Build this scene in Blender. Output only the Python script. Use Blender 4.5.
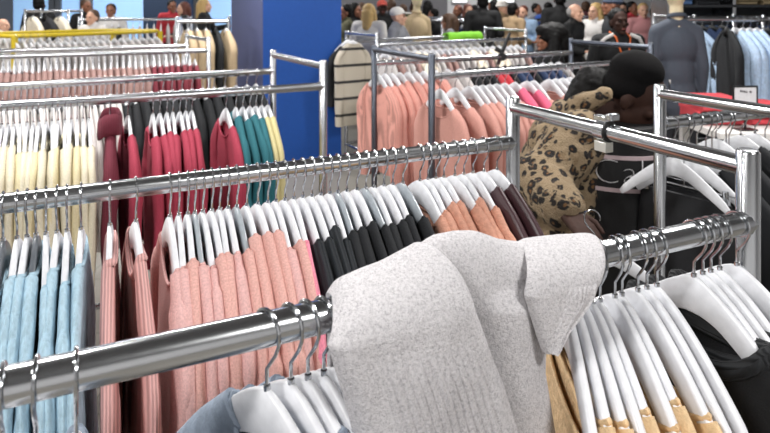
import bpy, bmesh, math, random
from mathutils import Vector, Matrix, Euler, noise as mnoise
from math import sin, cos, pi, sqrt, radians, atan2

for o in list(bpy.data.objects):
    bpy.data.objects.remove(o)
S = bpy.context.scene
C = S.collection
RND = random.Random(7)

# ------------------------------------------------------------------ camera, world, lamps, exposure
EYE = 1.62
cam_data = bpy.data.cameras.new('camera')
cam = bpy.data.objects.new('camera', cam_data)
C.objects.link(cam)
cam.location = (0, 0, EYE)
cam.rotation_euler = (radians(90), 0, 0)
cam_data.sensor_width = 36.0
cam_data.lens = 600 / 770 * 36.0
cam_data.shift_y = -207.5 / 770
cam_data.clip_start = 0.05
cam_data.dof.use_dof = True
cam_data.dof.focus_distance = 1.0
cam_data.dof.aperture_fstop = 7.5
S.camera = cam

world = bpy.data.worlds.new('world')
S.world = world
world.use_nodes = True
bg = world.node_tree.nodes['Background']
bg.inputs[0].default_value = (0.9, 0.95, 1.0, 1)
bg.inputs[1].default_value = 0.10

S.view_settings.view_transform = 'Standard'
S.view_settings.look = 'None'
S.view_settings.exposure = 0.1
S.view_settings.gamma = 1.0
S.view_settings.use_curve_mapping = False
S.cycles.use_denoising = True
S.cycles.max_bounces = 7
S.cycles.sample_clamp_indirect = 6.0

CEIL = 3.3
LAMP_XY = [(x, y) for x in (-5.2, -1.7, 1.8) for y in (-0.8, 2.4, 5.6, 8.8, 11.8)]
LAMP_POWER = 90.0
def ceiling_area(x, y):
    ld = bpy.data.lights.new('lamp_light', 'AREA')
    ld.shape = 'RECTANGLE'
    ld.size, ld.size_y = 0.9, 0.22
    ld.energy = LAMP_POWER * (1.0 if y < 7 else 0.6)      # the back of the shop is lit more dimly
    ld.color = (1.0, 0.985, 0.965)
    lo = bpy.data.objects.new('lamp_light', ld)
    C.objects.link(lo)
    lo.location = (x, y, CEIL - 0.075)
    return lo
LAMPS = [ceiling_area(x, y) for x, y in LAMP_XY]

# ------------------------------------------------------------------ helpers
def lin(h):
    h = h.lstrip('#')
    r = []
    for i in (0, 2, 4):
        c = int(h[i:i+2], 16) / 255
        r.append(c / 12.92 if c <= 0.04045 else ((c + 0.055) / 1.055) ** 2.4)
    return (r[0], r[1], r[2], 1.0)

MATS = {}
def mat(name, col, rough=0.6, metal=0.0, kind='plain', scale=1.0, bump=0.3, col2=None, emit=0.0, spec=None):
    if name in MATS:
        return MATS[name]
    m = bpy.data.materials.new(name)
    m.use_nodes = True
    nt = m.node_tree
    N, Lk = nt.nodes, nt.links
    b = N['Principled BSDF']
    c = lin(col) if isinstance(col, str) else col
    b.inputs['Base Color'].default_value = c
    b.inputs['Roughness'].default_value = rough
    b.inputs['Metallic'].default_value = metal
    if spec is not None:
        b.inputs['Specular IOR Level'].default_value = spec
    if emit:
        b.inputs['Emission Color'].default_value = c
        b.inputs['Emission Strength'].default_value = emit
    tc = N.new('ShaderNodeTexCoord')
    def nz(sc, det=3.0, vec=None, rg=0.55):
        n = N.new('ShaderNodeTexNoise')
        n.inputs['Scale'].default_value = sc
        n.inputs['Detail'].default_value = det
        n.inputs['Roughness'].default_value = rg
        Lk.new(vec or tc.outputs['Object'], n.inputs['Vector'])
        return n
    def ramp(src, stops):
        r = N.new('ShaderNodeValToRGB')
        while len(r.color_ramp.elements) < len(stops):
            r.color_ramp.elements.new(0.5)
        for e, (p, cc) in zip(r.color_ramp.elements, stops):
            e.position = p
            e.color = cc
        Lk.new(src, r.inputs[0])
        return r
    def bumpn(src, st, dist=0.004):
        bn = N.new('ShaderNodeBump')
        bn.inputs['Strength'].default_value = st
        bn.inputs['Distance'].default_value = dist
        Lk.new(src, bn.inputs['Height'])
        Lk.new(bn.outputs['Normal'], b.inputs['Normal'])
    def shade(f):
        return tuple(min(1, x * f) for x in c[:3]) + (1,)
    if kind in ('cloth', 'fleece'):
        n = nz(260 * scale if kind == 'cloth' else 90 * scale, 4)
        r = ramp(n.outputs['Fac'], [(0.3, shade(0.84)), (0.7, shade(1.12))])
        Lk.new(r.outputs[0], b.inputs['Base Color'])
        bumpn(n.outputs['Fac'], bump, 0.003 if kind == 'cloth' else 0.008)
    elif kind == 'rib':
        w = N.new('ShaderNodeTexWave')
        w.bands_direction = 'Y'
        w.inputs['Scale'].default_value = 55 * scale
        w.inputs['Distortion'].default_value = 0.6
        Lk.new(tc.outputs['Object'], w.inputs['Vector'])
        r = ramp(w.outputs['Fac'], [(0.1, shade(0.72)), (0.8, shade(1.12))])
        Lk.new(r.outputs[0], b.inputs['Base Color'])
        bumpn(w.outputs['Fac'], bump, 0.004)
    elif kind == 'crinkle':
        mp = N.new('ShaderNodeMapping')
        mp.inputs['Scale'].default_value = (1, 1.4, 0.55)
        Lk.new(tc.outputs['Object'], mp.inputs['Vector'])
        n = nz(70 * scale, 5, mp.outputs[0], 0.6)
        r = ramp(n.outputs['Fac'], [(0.3, shade(0.78)), (0.68, shade(1.14))])
        Lk.new(r.outputs[0], b.inputs['Base Color'])
        bumpn(n.outputs['Fac'], bump, 0.012)
    elif kind == 'heather':
        n = nz(330 * scale, 2)
        n2 = nz(120 * scale, 4)
        mx = N.new('ShaderNodeMath'); mx.operation = 'ADD'
        Lk.new(n.outputs['Fac'], mx.inputs[0]); Lk.new(n2.outputs['Fac'], mx.inputs[1])
        hf = N.new('ShaderNodeMath'); hf.operation = 'MULTIPLY'; hf.inputs[1].default_value = 0.5
        Lk.new(mx.outputs[0], hf.inputs[0])
        r = ramp(hf.outputs[0], [(0.36, lin(col2)), (0.52, c), (0.68, shade(1.12))])
        Lk.new(r.outputs[0], b.inputs['Base Color'])
        bumpn(hf.outputs[0], bump, 0.004)
    elif kind == 'leopard':
        n0 = nz(16 * scale, 2)
        add = N.new('ShaderNodeMixRGB'); add.blend_type = 'ADD'; add.inputs[0].default_value = 0.035
        Lk.new(tc.outputs['Object'], add.inputs[1]); Lk.new(n0.outputs['Color'], add.inputs[2])
        v = N.new('ShaderNodeTexVoronoi')
        v.inputs['Scale'].default_value = 26 * scale
        Lk.new(add.outputs[0], v.inputs['Vector'])
        k = (0.012, 0.009, 0.008, 1)
        r = ramp(v.outputs['Distance'], [(0.14, lin('#6d4c2c')), (0.24, k), (0.44, k), (0.52, c)])
        n1 = nz(30 * scale, 2)
        br = ramp(n1.outputs['Fac'], [(0.36, (0, 0, 0, 1)), (0.42, (1, 1, 1, 1))])
        mixc = N.new('ShaderNodeMixRGB')
        Lk.new(br.outputs[0], mixc.inputs[0])
        n2 = nz(9 * scale, 3)
        base = ramp(n2.outputs['Fac'], [(0.3, lin('#755f45')), (0.7, lin(col2))])
        Lk.new(base.outputs[0], mixc.inputs[1]); Lk.new(r.outputs[0], mixc.inputs[2])
        Lk.new(mixc.outputs[0], b.inputs['Base Color'])
        n3 = nz(150 * scale, 4)
        bumpn(n3.outputs['Fac'], bump, 0.012)
    elif kind == 'stripe':
        sp = N.new('ShaderNodeSeparateXYZ'); Lk.new(tc.outputs['Object'], sp.inputs[0])
        md = N.new('ShaderNodeMath'); md.operation = 'FRACT'
        ml = N.new('ShaderNodeMath'); ml.operation = 'MULTIPLY'; ml.inputs[1].default_value = 1 / 0.172
        Lk.new(sp.outputs['Z'], ml.inputs[0]); Lk.new(ml.outputs[0], md.inputs[0])
        r = ramp(md.outputs[0], [(0.0, lin(col2)), (0.17, c)])
        r.color_ramp.interpolation = 'CONSTANT'
        Lk.new(r.outputs[0], b.inputs['Base Color'])
        n = nz(120, 3); bumpn(n.outputs['Fac'], bump, 0.004)
    elif kind == 'tile':
        bk = N.new('ShaderNodeTexBrick')
        bk.offset = 0.0
        bk.inputs['Scale'].default_value = 1.0
        bk.inputs['Brick Width'].default_value = 0.6
        bk.inputs['Row Height'].default_value = 0.6
        bk.inputs['Mortar Size'].default_value = 0.004
        bk.inputs['Color1'].default_value = c
        bk.inputs['Color2'].default_value = shade(0.93)
        bk.inputs['Mortar'].default_value = shade(0.5)
        Lk.new(tc.outputs['Object'], bk.inputs['Vector'])
        Lk.new(bk.outputs['Color'], b.inputs['Base Color'])
    elif kind == 'brushed':
        mp = N.new('ShaderNodeMapping')
        mp.inputs['Scale'].default_value = (30, 30, 30)
        Lk.new(tc.outputs['Object'], mp.inputs['Vector'])
        n = nz(4, 4, mp.outputs[0])
        rr = ramp(n.outputs['Fac'], [(0.2, (rough * 0.94,) * 3 + (1,)), (0.8, (rough * 1.07,) * 3 + (1,))])
        Lk.new(rr.outputs[0], b.inputs['Roughness'])
    elif kind == 'paint':
        n = nz(25, 3)
        r = ramp(n.outputs['Fac'], [(0.3, shade(0.95)), (0.7, shade(1.04))])
        Lk.new(r.outputs[0], b.inputs['Base Color'])
        bumpn(n.outputs['Fac'], 0.05, 0.002)
    else:
        n = nz(60 * scale, 3)
        r = ramp(n.outputs['Fac'], [(0.3, shade(0.93)), (0.7, shade(1.06))])
        Lk.new(r.outputs[0], b.inputs['Base Color'])
    MATS[name] = m
    return m

class MB:
    def __init__(s):
        s.v, s.f = [], []
    def add(s, vs, fs):
        o = len(s.v)
        s.v += [tuple(v) for v in vs]
        s.f += [tuple(i + o for i in f) for f in fs]
        return s
    def box(s, c, size, rot=None):
        x, y, z = (d / 2 for d in size)
        vs = [Vector((a * x, b * y, d * z)) for a in (-1, 1) for b in (-1, 1) for d in (-1, 1)]
        if rot is not None:
            vs = [rot @ v for v in vs]
        vs = [v + Vector(c) for v in vs]
        return s.add(vs, [(0, 1, 3, 2), (4, 6, 7, 5), (0, 4, 5, 1), (2, 3, 7, 6), (0, 2, 6, 4), (1, 5, 7, 3)])
    def rings(s, rings, cap=True, closed=False):
        n = len(rings[0])
        vs = [p for r in rings for p in r]
        fs = []
        R = len(rings)
        for i in range(R if closed else R - 1):
            a, b = i * n, ((i + 1) % R) * n
            for j in range(n):
                k = (j + 1) % n
                fs.append((a + j, a + k, b + k, b + j))
        if cap and not closed:
            fs.append(tuple(range(n))[::-1])
            fs.append(tuple((R - 1) * n + j for j in range(n)))
        return s.add(vs, fs)
    def tube(s, pts, r, n=8, closed=False, cap=True, flat=1.0, up=None):
        pts = [Vector(p) for p in pts]
        R = len(pts)
        rr = r if isinstance(r, (list, tuple)) else [r] * R
        rings = []
        pn = None
        for i in range(R):
            if closed:
                t = pts[(i + 1) % R] - pts[i - 1]
            else:
                t = pts[min(i + 1, R - 1)] - pts[max(i - 1, 0)]
            t.normalize()
            if pn is None:
                a = Vector(up) if up else (Vector((0, 0, 1)) if abs(t.z) < 0.9 else Vector((1, 0, 0)))
            else:
                a = pn
            u = a - t * a.dot(t)
            if u.length < 1e-6:
                u = Vector((0, 1, 0)) - t * t.y
            u.normalize()
            pn = u
            w = t.cross(u)
            rings.append([pts[i] + (u * cos(2 * pi * j / n) + w * sin(2 * pi * j / n) * flat) * rr[i] for j in range(n)])
        return s.rings(rings, cap, closed)
    def cyl(s, a, b, r, n=16, r2=None):
        return s.tube([a, b], [r, r if r2 is None else r2], n)
    def ellip(s, c, rad, nu=16, nv=10, rot=None):
        c = Vector(c)
        rings = []
        for i in range(nv + 1):
            th = pi * (0.02 + 0.96 * i / nv)
            ring = []
            for j in range(nu):
                ph = 2 * pi * j / nu
                v = Vector((rad[0] * sin(th) * cos(ph), rad[1] * sin(th) * sin(ph), -rad[2] * cos(th)))
                if rot is not None:
                    v = rot @ v
                ring.append(c + v)
            rings.append(ring)
        return s.rings(rings)
    def caps(s, a, b, ra, rb, n=12):
        a, b = Vector(a), Vector(b)
        d = (b - a)
        L = d.length
        d.normalize()
        pts, rr = [], []
        for k in range(5):
            th = pi / 2 * (1 - k / 4) * 0.97
            pts.append(a - d * ra * sin(th)); rr.append(ra * cos(th))
        for k in range(5):
            th = pi / 2 * k / 4 * 0.97
            pts.append(b + d * rb * sin(th)); rr.append(rb * cos(th))
        return s.tube(pts, rr, n)
    def chain(s, pts, rads, n=12):
        for i in range(len(pts) - 1):
            s.caps(pts[i], pts[i + 1], rads[i], rads[i + 1], n)
        return s
    def mesh(s, name, smooth=True, ang=40):
        me = bpy.data.meshes.new(name)
        me.from_pydata(s.v, [], s.f)
        bm = bmesh.new(); bm.from_mesh(me)
        bmesh.ops.recalc_face_normals(bm, faces=bm.faces)
        bm.to_mesh(me); bm.free()
        if smooth:
            me.polygons.foreach_set('use_smooth', [True] * len(me.polygons))
            me.set_sharp_from_angle(angle=radians(ang))
        me.update()
        return me
    def build(s, name, m, parent=None, smooth=True, ang=40, bevel=0.0):
        o = obj(name, s.mesh(name, smooth, ang), m, parent)
        if bevel:
            bv = o.modifiers.new('bevel', 'BEVEL'); bv.width = bevel; bv.segments = 2; bv.limit_method = 'ANGLE'
        return o

def obj(name, me, m=None, parent=None):
    o = bpy.data.objects.new(name, me)
    C.objects.link(o)
    if m is not None:
        if len(me.materials) == 0:
            me.materials.append(m)
        if me.materials[0] is not m:
            o.material_slots[0].link = 'OBJECT'
            o.material_slots[0].material = m
    if parent is not None:
        o.parent = parent
    return o
def empty(name, loc=(0, 0, 0), rz=0.0):
    o = bpy.data.objects.new(name, None)
    C.objects.link(o)
    o.empty_display_size = 0.05
    o.location = loc
    o.rotation_euler = (0, 0, rz)
    return o
def tag(o, label, cat, group=None, kind=None):
    o['label'] = label
    o['category'] = cat
    if group: o['group'] = group
    if kind: o['kind'] = kind
    return o
def struct(o):
    o['kind'] = 'structure'
    return o
def baked(mb, name, voxel, smooth=4, fac=0.5, disp=None):
    """union of overlapping closed shapes -> one continuous surface"""
    me = mb.mesh(name)
    o = bpy.data.objects.new('tmp', me); C.objects.link(o)
    r = o.modifiers.new('r', 'REMESH'); r.mode = 'VOXEL'; r.voxel_size = voxel
    sm = o.modifiers.new('s', 'SMOOTH'); sm.iterations = smooth; sm.factor = fac
    dg = bpy.context.evaluated_depsgraph_get()
    out = bpy.data.meshes.new_from_object(o.evaluated_get(dg))
    bpy.data.objects.remove(o)
    bpy.data.meshes.remove(me)
    out.name = name
    if disp:
        vn = [(v.co.copy(), v.normal.copy()) for v in out.vertices]
        for v, (co, nn) in zip(out.vertices, vn):
            v.co = co + nn * disp(co)
    out.polygons.foreach_set('use_smooth', [True] * len(out.polygons))
    out.update()
    return out
def dup(root, loc=None, rz=None):
    r = root.copy(); C.objects.link(r)
    if loc is not None: r.location = loc
    if rz is not None: r.rotation_euler = (0, 0, rz)
    for ch in root.children:
        c = ch.copy(); C.objects.link(c); c.parent = r
        for g in ch.children:
            d = g.copy(); C.objects.link(d); d.parent = c
    return r
_o1 = 'first second third fourth fifth sixth seventh eighth ninth tenth eleventh twelfth thirteenth fourteenth fifteenth sixteenth seventeenth eighteenth nineteenth'.split()
_t = {2: 'twent', 3: 'thirt', 4: 'fort', 5: 'fift'}
def ordinal(n):
    if n < 20: return _o1[n - 1]
    if n % 10 == 0: return _t[n // 10] + 'ieth'
    return _t[n // 10] + 'y-' + _o1[n % 10 - 1]
def U(px, py, Y):
    """point of the place seen at a photograph position, at depth Y in metres"""
    return Vector(((px - 385) / 600 * Y, Y, EYE - (py - 9) / 600 * Y))

# ------------------------------------------------------------------ materials
CHROME = mat('chrome_tube', '#cdcfd1', 0.2, 1.0, 'brushed')
STEEL = mat('steel_tube', '#c2c4c8', 0.25, 1.0, 'brushed')
WIRE = mat('hook_wire', '#bfc1c4', 0.18, 1.0)
WHITE = mat('white_hanger_paint', '#d9dade', 0.35)
GREYP = mat('grey_hanger_plastic', '#5b6066', 0.3)
BLACKP = mat('black_plastic', '#17181a', 0.35)
CLEARP = mat('clear_grey_plastic', '#9fa6ac', 0.2)
RUBBER = mat('black_rubber', '#151515', 0.6)

# ------------------------------------------------------------------ room
FLOOR_M = mat('floor_tile', '#7d7972', 0.35, kind='tile')
WALL_M = mat('wall_paint', '#c9c9cb', 0.8, kind='paint')
CEIL_M = mat('ceiling_paint', '#6c6d70', 0.9, kind='paint')
X0, X1, Y0, Y1 = -9.5, 6.2, -3.0, 13.5
def slab(name, c, size, m):
    return struct(MB().box(c, size).build(name, m, smooth=False))
slab('floor', ((X0 + X1) / 2, (Y0 + Y1) / 2, -0.05), (X1 - X0, Y1 - Y0, 0.1), FLOOR_M)
slab('ceiling', ((X0 + X1) / 2, (Y0 + Y1) / 2, CEIL + 0.05), (X1 - X0, Y1 - Y0, 0.1), CEIL_M)
slab('wall_left', (X0 - 0.05, (Y0 + Y1) / 2, CEIL / 2), (0.1, Y1 - Y0, CEIL), WALL_M)
slab('wall_right', (X1 + 0.05, (Y0 + Y1) / 2, CEIL / 2), (0.1, Y1 - Y0, CEIL), WALL_M)
slab('wall_front', ((X0 + X1) / 2, Y0 - 0.05, CEIL / 2), (X1 - X0, 0.1, CEIL), WALL_M)
slab('wall_back', ((X0 + X1) / 2, Y1 + 0.05, CEIL / 2), (X1 - X0, 0.1, CEIL), WALL_M)
slab('baseboard_back', ((X0 + X1) / 2, Y1 - 0.01, 0.06), (X1 - X0, 0.02, 0.12), mat('baseboard_grey', '#55565a', 0.5))
slab('wall_back_panel', (0.1, Y1 - 0.02, CEIL / 2), (2.6, 0.04, CEIL), mat('wall_panel_grey', '#6a696d', 0.8, kind='paint'))
# lit display windows on the back wall at the left
PANE = mat('lit_blue_pane', '#9cc4ee', 0.2, emit=0.75)
FRAME = mat('window_frame_grey', '#6f747c', 0.4)
wi = 0
for x0, x1 in ((-8.6, -7.45), (-7.3, -6.75), (-6.6, -5.2), (-4.1, -3.3), (-3.1, -2.0)):
    wi += 1
    w = MB()
    for xx in (x0, x1):
        w.box((xx, Y1 - 0.06, 1.65), (0.12, 0.12, 2.5))
    for zz in (0.42, 2.88):
        w.box(((x0 + x1) / 2, Y1 - 0.06, zz), (x1 - x0, 0.12, 0.1))
    wo = struct(w.build('window_%d' % wi, FRAME, smooth=False))
    MB().box(((x0 + x1) / 2, Y1 - 0.03, 1.65), (x1 - x0, 0.03, 2.4)).build('pane', PANE, wo, smooth=False)
# columns
struct(MB().box((-8.45, 12.0, CEIL / 2), (1.6, 0.7, CEIL)).build('column', mat('column_dark_grey', '#56585e', 0.7, kind='paint'), smooth=False))
struct(MB().box((-4.65, 12.9, CEIL / 2), (0.9, 0.5, CEIL)).build('column', mat('column_navy', '#22354f', 0.6, kind='paint'), smooth=False))
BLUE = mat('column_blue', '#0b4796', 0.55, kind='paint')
bc = MB()
cA = Vector((-1.2436, 6.118)); dA = Vector((0.9063, 0.4226)); nA = Vector((-0.4226, 0.9063))
q = [cA, cA + dA * 0.851, cA + dA * 0.851 + nA * 1.676, cA + nA * 1.676]
bc.add([(p.x, p.y, z) for z in (0, CEIL) for p in q], [(0, 1, 2, 3), (4, 7, 6, 5), (0, 4, 5, 1), (1, 5, 6, 2), (2, 6, 7, 3), (3, 7, 4, 0)])
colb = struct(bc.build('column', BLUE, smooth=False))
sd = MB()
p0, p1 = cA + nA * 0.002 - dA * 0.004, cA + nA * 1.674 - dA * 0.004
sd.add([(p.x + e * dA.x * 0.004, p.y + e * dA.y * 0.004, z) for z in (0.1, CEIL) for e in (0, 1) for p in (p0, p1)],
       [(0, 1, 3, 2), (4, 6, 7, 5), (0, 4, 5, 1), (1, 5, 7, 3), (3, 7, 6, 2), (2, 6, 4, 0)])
sd.build('side_shade', mat('column_blue_shaded', '#474d72', 0.6, kind='paint'), colb, smooth=False)  # added thin sheet, the left face's shade painted in as a duller blue

for i, (lo, (x, y)) in enumerate(zip(LAMPS, LAMP_XY)):
    f = empty('ceiling_lamp', (x, y, CEIL))
    tag(f, 'white rectangular ceiling lamp above the shop floor', 'lamp', 'ceiling lamps above the shop floor')
    h = MB().box((0, 0, -0.03), (1.0, 0.3, 0.06)).build('housing', mat('lamp_housing', '#e6e6e6', 0.4), f, smooth=False)
    lo.parent = f
    lo.location = (0, 0, -0.075)

# ------------------------------------------------------------------ racks
HR = EYE - 0.355          # height of a hang rail
HT = EYE - 0.235          # height of a post top
RT = 0.0185               # tube radius
FOOT = []      # rack footprints, kept clear of people
class Rail:
    def __init__(s, a, b, z, desc):
        s.a, s.b, s.z, s.desc = Vector(a), Vector(b), z, desc     # a = left end, b = right end
        s.d = (s.b - s.a).normalized()
        s.n = Vector((s.d.y, -s.d.x))       # towards the viewer
        s.yaw = atan2(s.n.y, s.n.x)
        s.k = 0
        s.g = 0
    def at(s, px):
        t = (px - 385) / 600
        D = s.b - s.a
        k = (t * s.a.y - s.a.x) / (D.x - t * D.y)
        p = s.a + D * k
        return Vector((p.x, p.y, s.z))
def rack(FL, FR, BL, BR, label, desc, m=CHROME, z=HR, zt=HT, name='clothes_rack', pm=None):
    pm = pm or m
    FOOT.append([Vector(p) for p in (FL, FR, BR, BL)])
    ctr = (Vector(FL) + Vector(FR) + Vector(BL) + Vector(BR)) / 4
    root = empty(name, (ctr.x, ctr.y, 0))
    tag(root, label, 'clothes rack')
    L = lambda p, h: Vector((p[0] - ctr.x, p[1] - ctr.y, h))
    for p in (FL, FR, BL, BR):
        po = MB()
        po.tube([L(p, 0.03), L(p, zt - 0.004), L(p, zt)], [RT, RT, RT - 0.003], 20)
        pp = po.build('post', pm, root)
        MB().tube([L(p, zt - 0.002), L(p, zt + 0.001), L(p, zt + 0.002)], [RT * 0.86, RT * 0.86, RT * 0.7], 18).build('end_cap', STEEL, pp)
        MB().cyl(L(p, 0.0), L(p, 0.035), 0.026, 16).build('foot', RUBBER, pp)
    for a, b in ((FL, FR), (BL, BR)):
        r = MB().tube([L(a, z), L(b, z)], RT, 24).build('hang_rail', m, root)
        for e, o in ((a, b), (b, a)):
            fl = MB()
            dd = (Vector(o) - Vector(e)).normalized()
            fl.cyl(L(e, z) + Vector((dd.x, dd.y, 0)) * 0.012, L(e, z) + Vector((dd.x, dd.y, 0)) * 0.024, RT + 0.0022, 20)
            fl.build('rail_collar', STEEL, r)
        MB().tube([L(a, 0.16), L(b, 0.16)], RT * 0.8, 12).build('lower_rail', m, root)
    for a, b in ((FL, BL), (FR, BR)):
        MB().tube([L(a, zt - 0.028), L(b, zt - 0.028)], RT * 0.92, 20).build('crossbar', pm, root)
        MB().tube([L(a, 0.16), L(b, 0.16)], RT * 0.8, 12).build('base_bar', m, root)
    return Rail(FL, FR, z, 'front rail of ' + desc), Rail(BL, BR, z, 'rear rail of ' + desc), root

A1, A2, rackA = rack((0.605 - 1.4 * 0.9107, 1.0 - 1.4 * 0.4131), (0.605, 1.0), (0.341 - 1.5 * 0.8988, 1.6 - 1.5 * 0.4384), (0.341, 1.6),
    'nearest chrome clothes rack with the grey sweater thrown over its front rail', 'nearest rack')
B1, B2, rackB = rack((-1.62, 2.08), (-0.285, 2.76), (-1.905, 2.63), (-0.642, 3.44),
    'chrome clothes rack ending just before the blue column', 'blue-column rack', STEEL)
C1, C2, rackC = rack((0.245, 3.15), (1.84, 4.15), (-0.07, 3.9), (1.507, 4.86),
    'clothes rack of pink tops behind the person in the leopard coat', 'middle pink rack', STEEL, pm=mat('steel_tube_shaded', '#5d626c', 0.32, 0.85))  # posts are the same steel, their shade and dark reflections put into the colour
D1, D2, rackD = rack((-0.08, 5.9), (1.69, 7.2), (-0.42, 6.5), (1.367, 8.2),
    'far clothes rack of white and cream tops with a lime green garment on it', 'green-topped far rack', STEEL)
E1, E2, rackE = rack((1.114, 1.255), (2.39, 1.83), (0.85, 1.855), (2.125, 2.43),
    'chrome clothes rack at the right edge holding black garments', 'right-edge rack')
H1, H2, rackH = rack((-3.3, 4.25), (-1.5, 5.1), (-3.6, 4.9), (-1.9, 5.75),
    'clothes rack at left full of dusty pink tops, third row back', 'third left rack', STEEL)

# clamp on the near rack's top crossbar
def crossbar_clamp():
    a, b = Vector((0.341, 1.6, HT - 0.028)), Vector((0.605, 1.0, HT - 0.028))
    t = (605 - 385) / 600
    k = (t * a.y - a.x) / ((b.x - a.x) - t * (b.y - a.y))
    p = a + (b - a) * k
    dr = (b - a).normalized()
    root = empty('sign_clamp', p, atan2(dr.y, dr.x))
    tag(root, 'chrome sign clamp gripping the top crossbar of the nearest rack', 'clamp')
    MB().tube([(-0.016, 0, 0), (0.012, 0, 0)], RT + 0.0035, 24).build('collar', CHROME, root)
    MB().box((-0.004, 0, RT + 0.008), (0.04, 0.02, 0.012)).build('lug', WIRE, root, bevel=0.002)
    MB().box((0.02, 0.002, RT + 0.014), (0.016, 0.026, 0.016)).build('thumb_screw', WIRE, root, bevel=0.003)
    MB().box((0.0, -0.004, -RT - 0.014), (0.034, 0.022, 0.022)).build('sign_socket', mat('socket_nickel', '#d9d8cf', 0.3, 0.6), root, bevel=0.0015)
    MB().tube([(0.0125, 0, 0), (0.0165, 0, 0)], RT + 0.0042, 24).build('gasket', RUBBER, root)
crossbar_clamp()

# ------------------------------------------------------------------ hangers
NECK = -0.066
def hz(t):
    return NECK - 0.125 * (abs(t) / 0.16) ** 1.4
def hanger_body_mesh(flare=0.0066, w=0.162):
    mb = MB(); rings = []
    n = 26
    for i in range(n + 1):
        t = -w + 2 * w * i / n
        u = abs(t) / w
        top = hz(t)
        h = 0.036 * (1 - u) ** 1.2 + 0.022
        if u > 0.97: h *= 0.72; top -= 0.005
        hy = 0.0044 + (flare - 0.0044) * u
        b = 0.0022
        # section square to the arm
        sl = (hz(t + 1e-3) - hz(t - 1e-3)) / 2e-3
        dx = sl / sqrt(1 + sl * sl) * min(1, max(0, (u - 0.25) / 0.5)) * 0.9
        lo = (t + dx * h, top - h * sqrt(1 - dx * dx))
        def pt(k, y):     # k 0 top .. 1 bottom
            return (t + (lo[0] - t) * k, y, top + (lo[1] - top) * k)
        kb = b / h
        rings.append([pt(0, -hy + b), pt(0, hy - b), pt(kb, hy), pt(1 - kb, hy), pt(1, hy - b), pt(1, -hy + b), pt(1 - kb, -hy), pt(kb, -hy)])
    mb.rings(rings)
    return mb.mesh('hanger_body', True, 50)
def hook_mesh(r=0.0022, ext=0.0):
    R = RT + 0.0024
    pts = []
    for i in range(15):
        a = radians(205 - 205 * i / 14)
        pts.append((R * cos(a), 0, R * sin(a)))
    pts += [(R * 0.98, 0, -0.012), (R * 0.72, 0, -0.024), (0.006, 0, -0.036 - ext * 0.3), (0.0, 0, -0.044 - ext * 0.4), (0, 0, -0.056 - ext), (0, 0, NECK - 0.006 - ext)]
    mb = MB().tube(pts, r, 7, up=(0, 1, 0))
    mb.tube([(0, 0, NECK + 0.004 - ext), (0, 0, NECK - 0.002 - ext)], 0.0042, 8)
    return mb.mesh('hanger_hook')
HB = hanger_body_mesh()
HB_THIN = hanger_body_mesh(0.0046, 0.155); HB_THIN.name = 'hanger_body_thin'
HK = hook_mesh()
EXT = 0.042
HB_LONG = HB.copy(); HB_LONG.transform(Matrix.Translation((0, 0, -EXT)))
HK_LONG = hook_mesh(ext=EXT)
PROTO = {}
def hanger(rail, px, colour='white', yaw=None, tilt=0.0, with_hook=True, scale=1.0, extra=''):
    rail.k += 1
    m, word = {'white': (WHITE, 'white'), 'grey': (GREYP, 'dark grey'), 'black': (BLACKP, 'black'), 'clear': (CLEARP, 'clear grey'), 'long': (WHITE, 'long-necked white')}[colour]
    if colour not in PROTO:
        me = HB if colour == 'white' else HB_LONG if colour == 'long' else HB_THIN
        o = obj('clothes_hanger', me if colour in ('white', 'grey', 'long') else me.copy(), m)
        obj('hook', HK_LONG if colour == 'long' else HK, WIRE, o)
        PROTO[colour] = o
        PROTO[colour + '_used'] = False
    if not PROTO[colour + '_used']:
        PROTO[colour + '_used'] = True
        o = PROTO[colour]
    else:
        o = PROTO[colour].copy(); C.objects.link(o)
        c = PROTO[colour].children[0].copy(); C.objects.link(c); c.parent = o
    o.location = rail.at(px)
    y = RND.uniform(-3.2, 3.2) if yaw is None else yaw
    o.rotation_euler = Euler((0, radians(tilt), rail.yaw + radians(y)))
    o.scale = (scale,) * 3
    o.location.z -= (RT + 0.0024) * (scale - 1)
    tag(o, '%s hanger, %s from the left, %s%s' % (word, ordinal(rail.k), rail.desc, extra), 'hanger', 'hangers on the ' + rail.desc)
    return o

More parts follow.
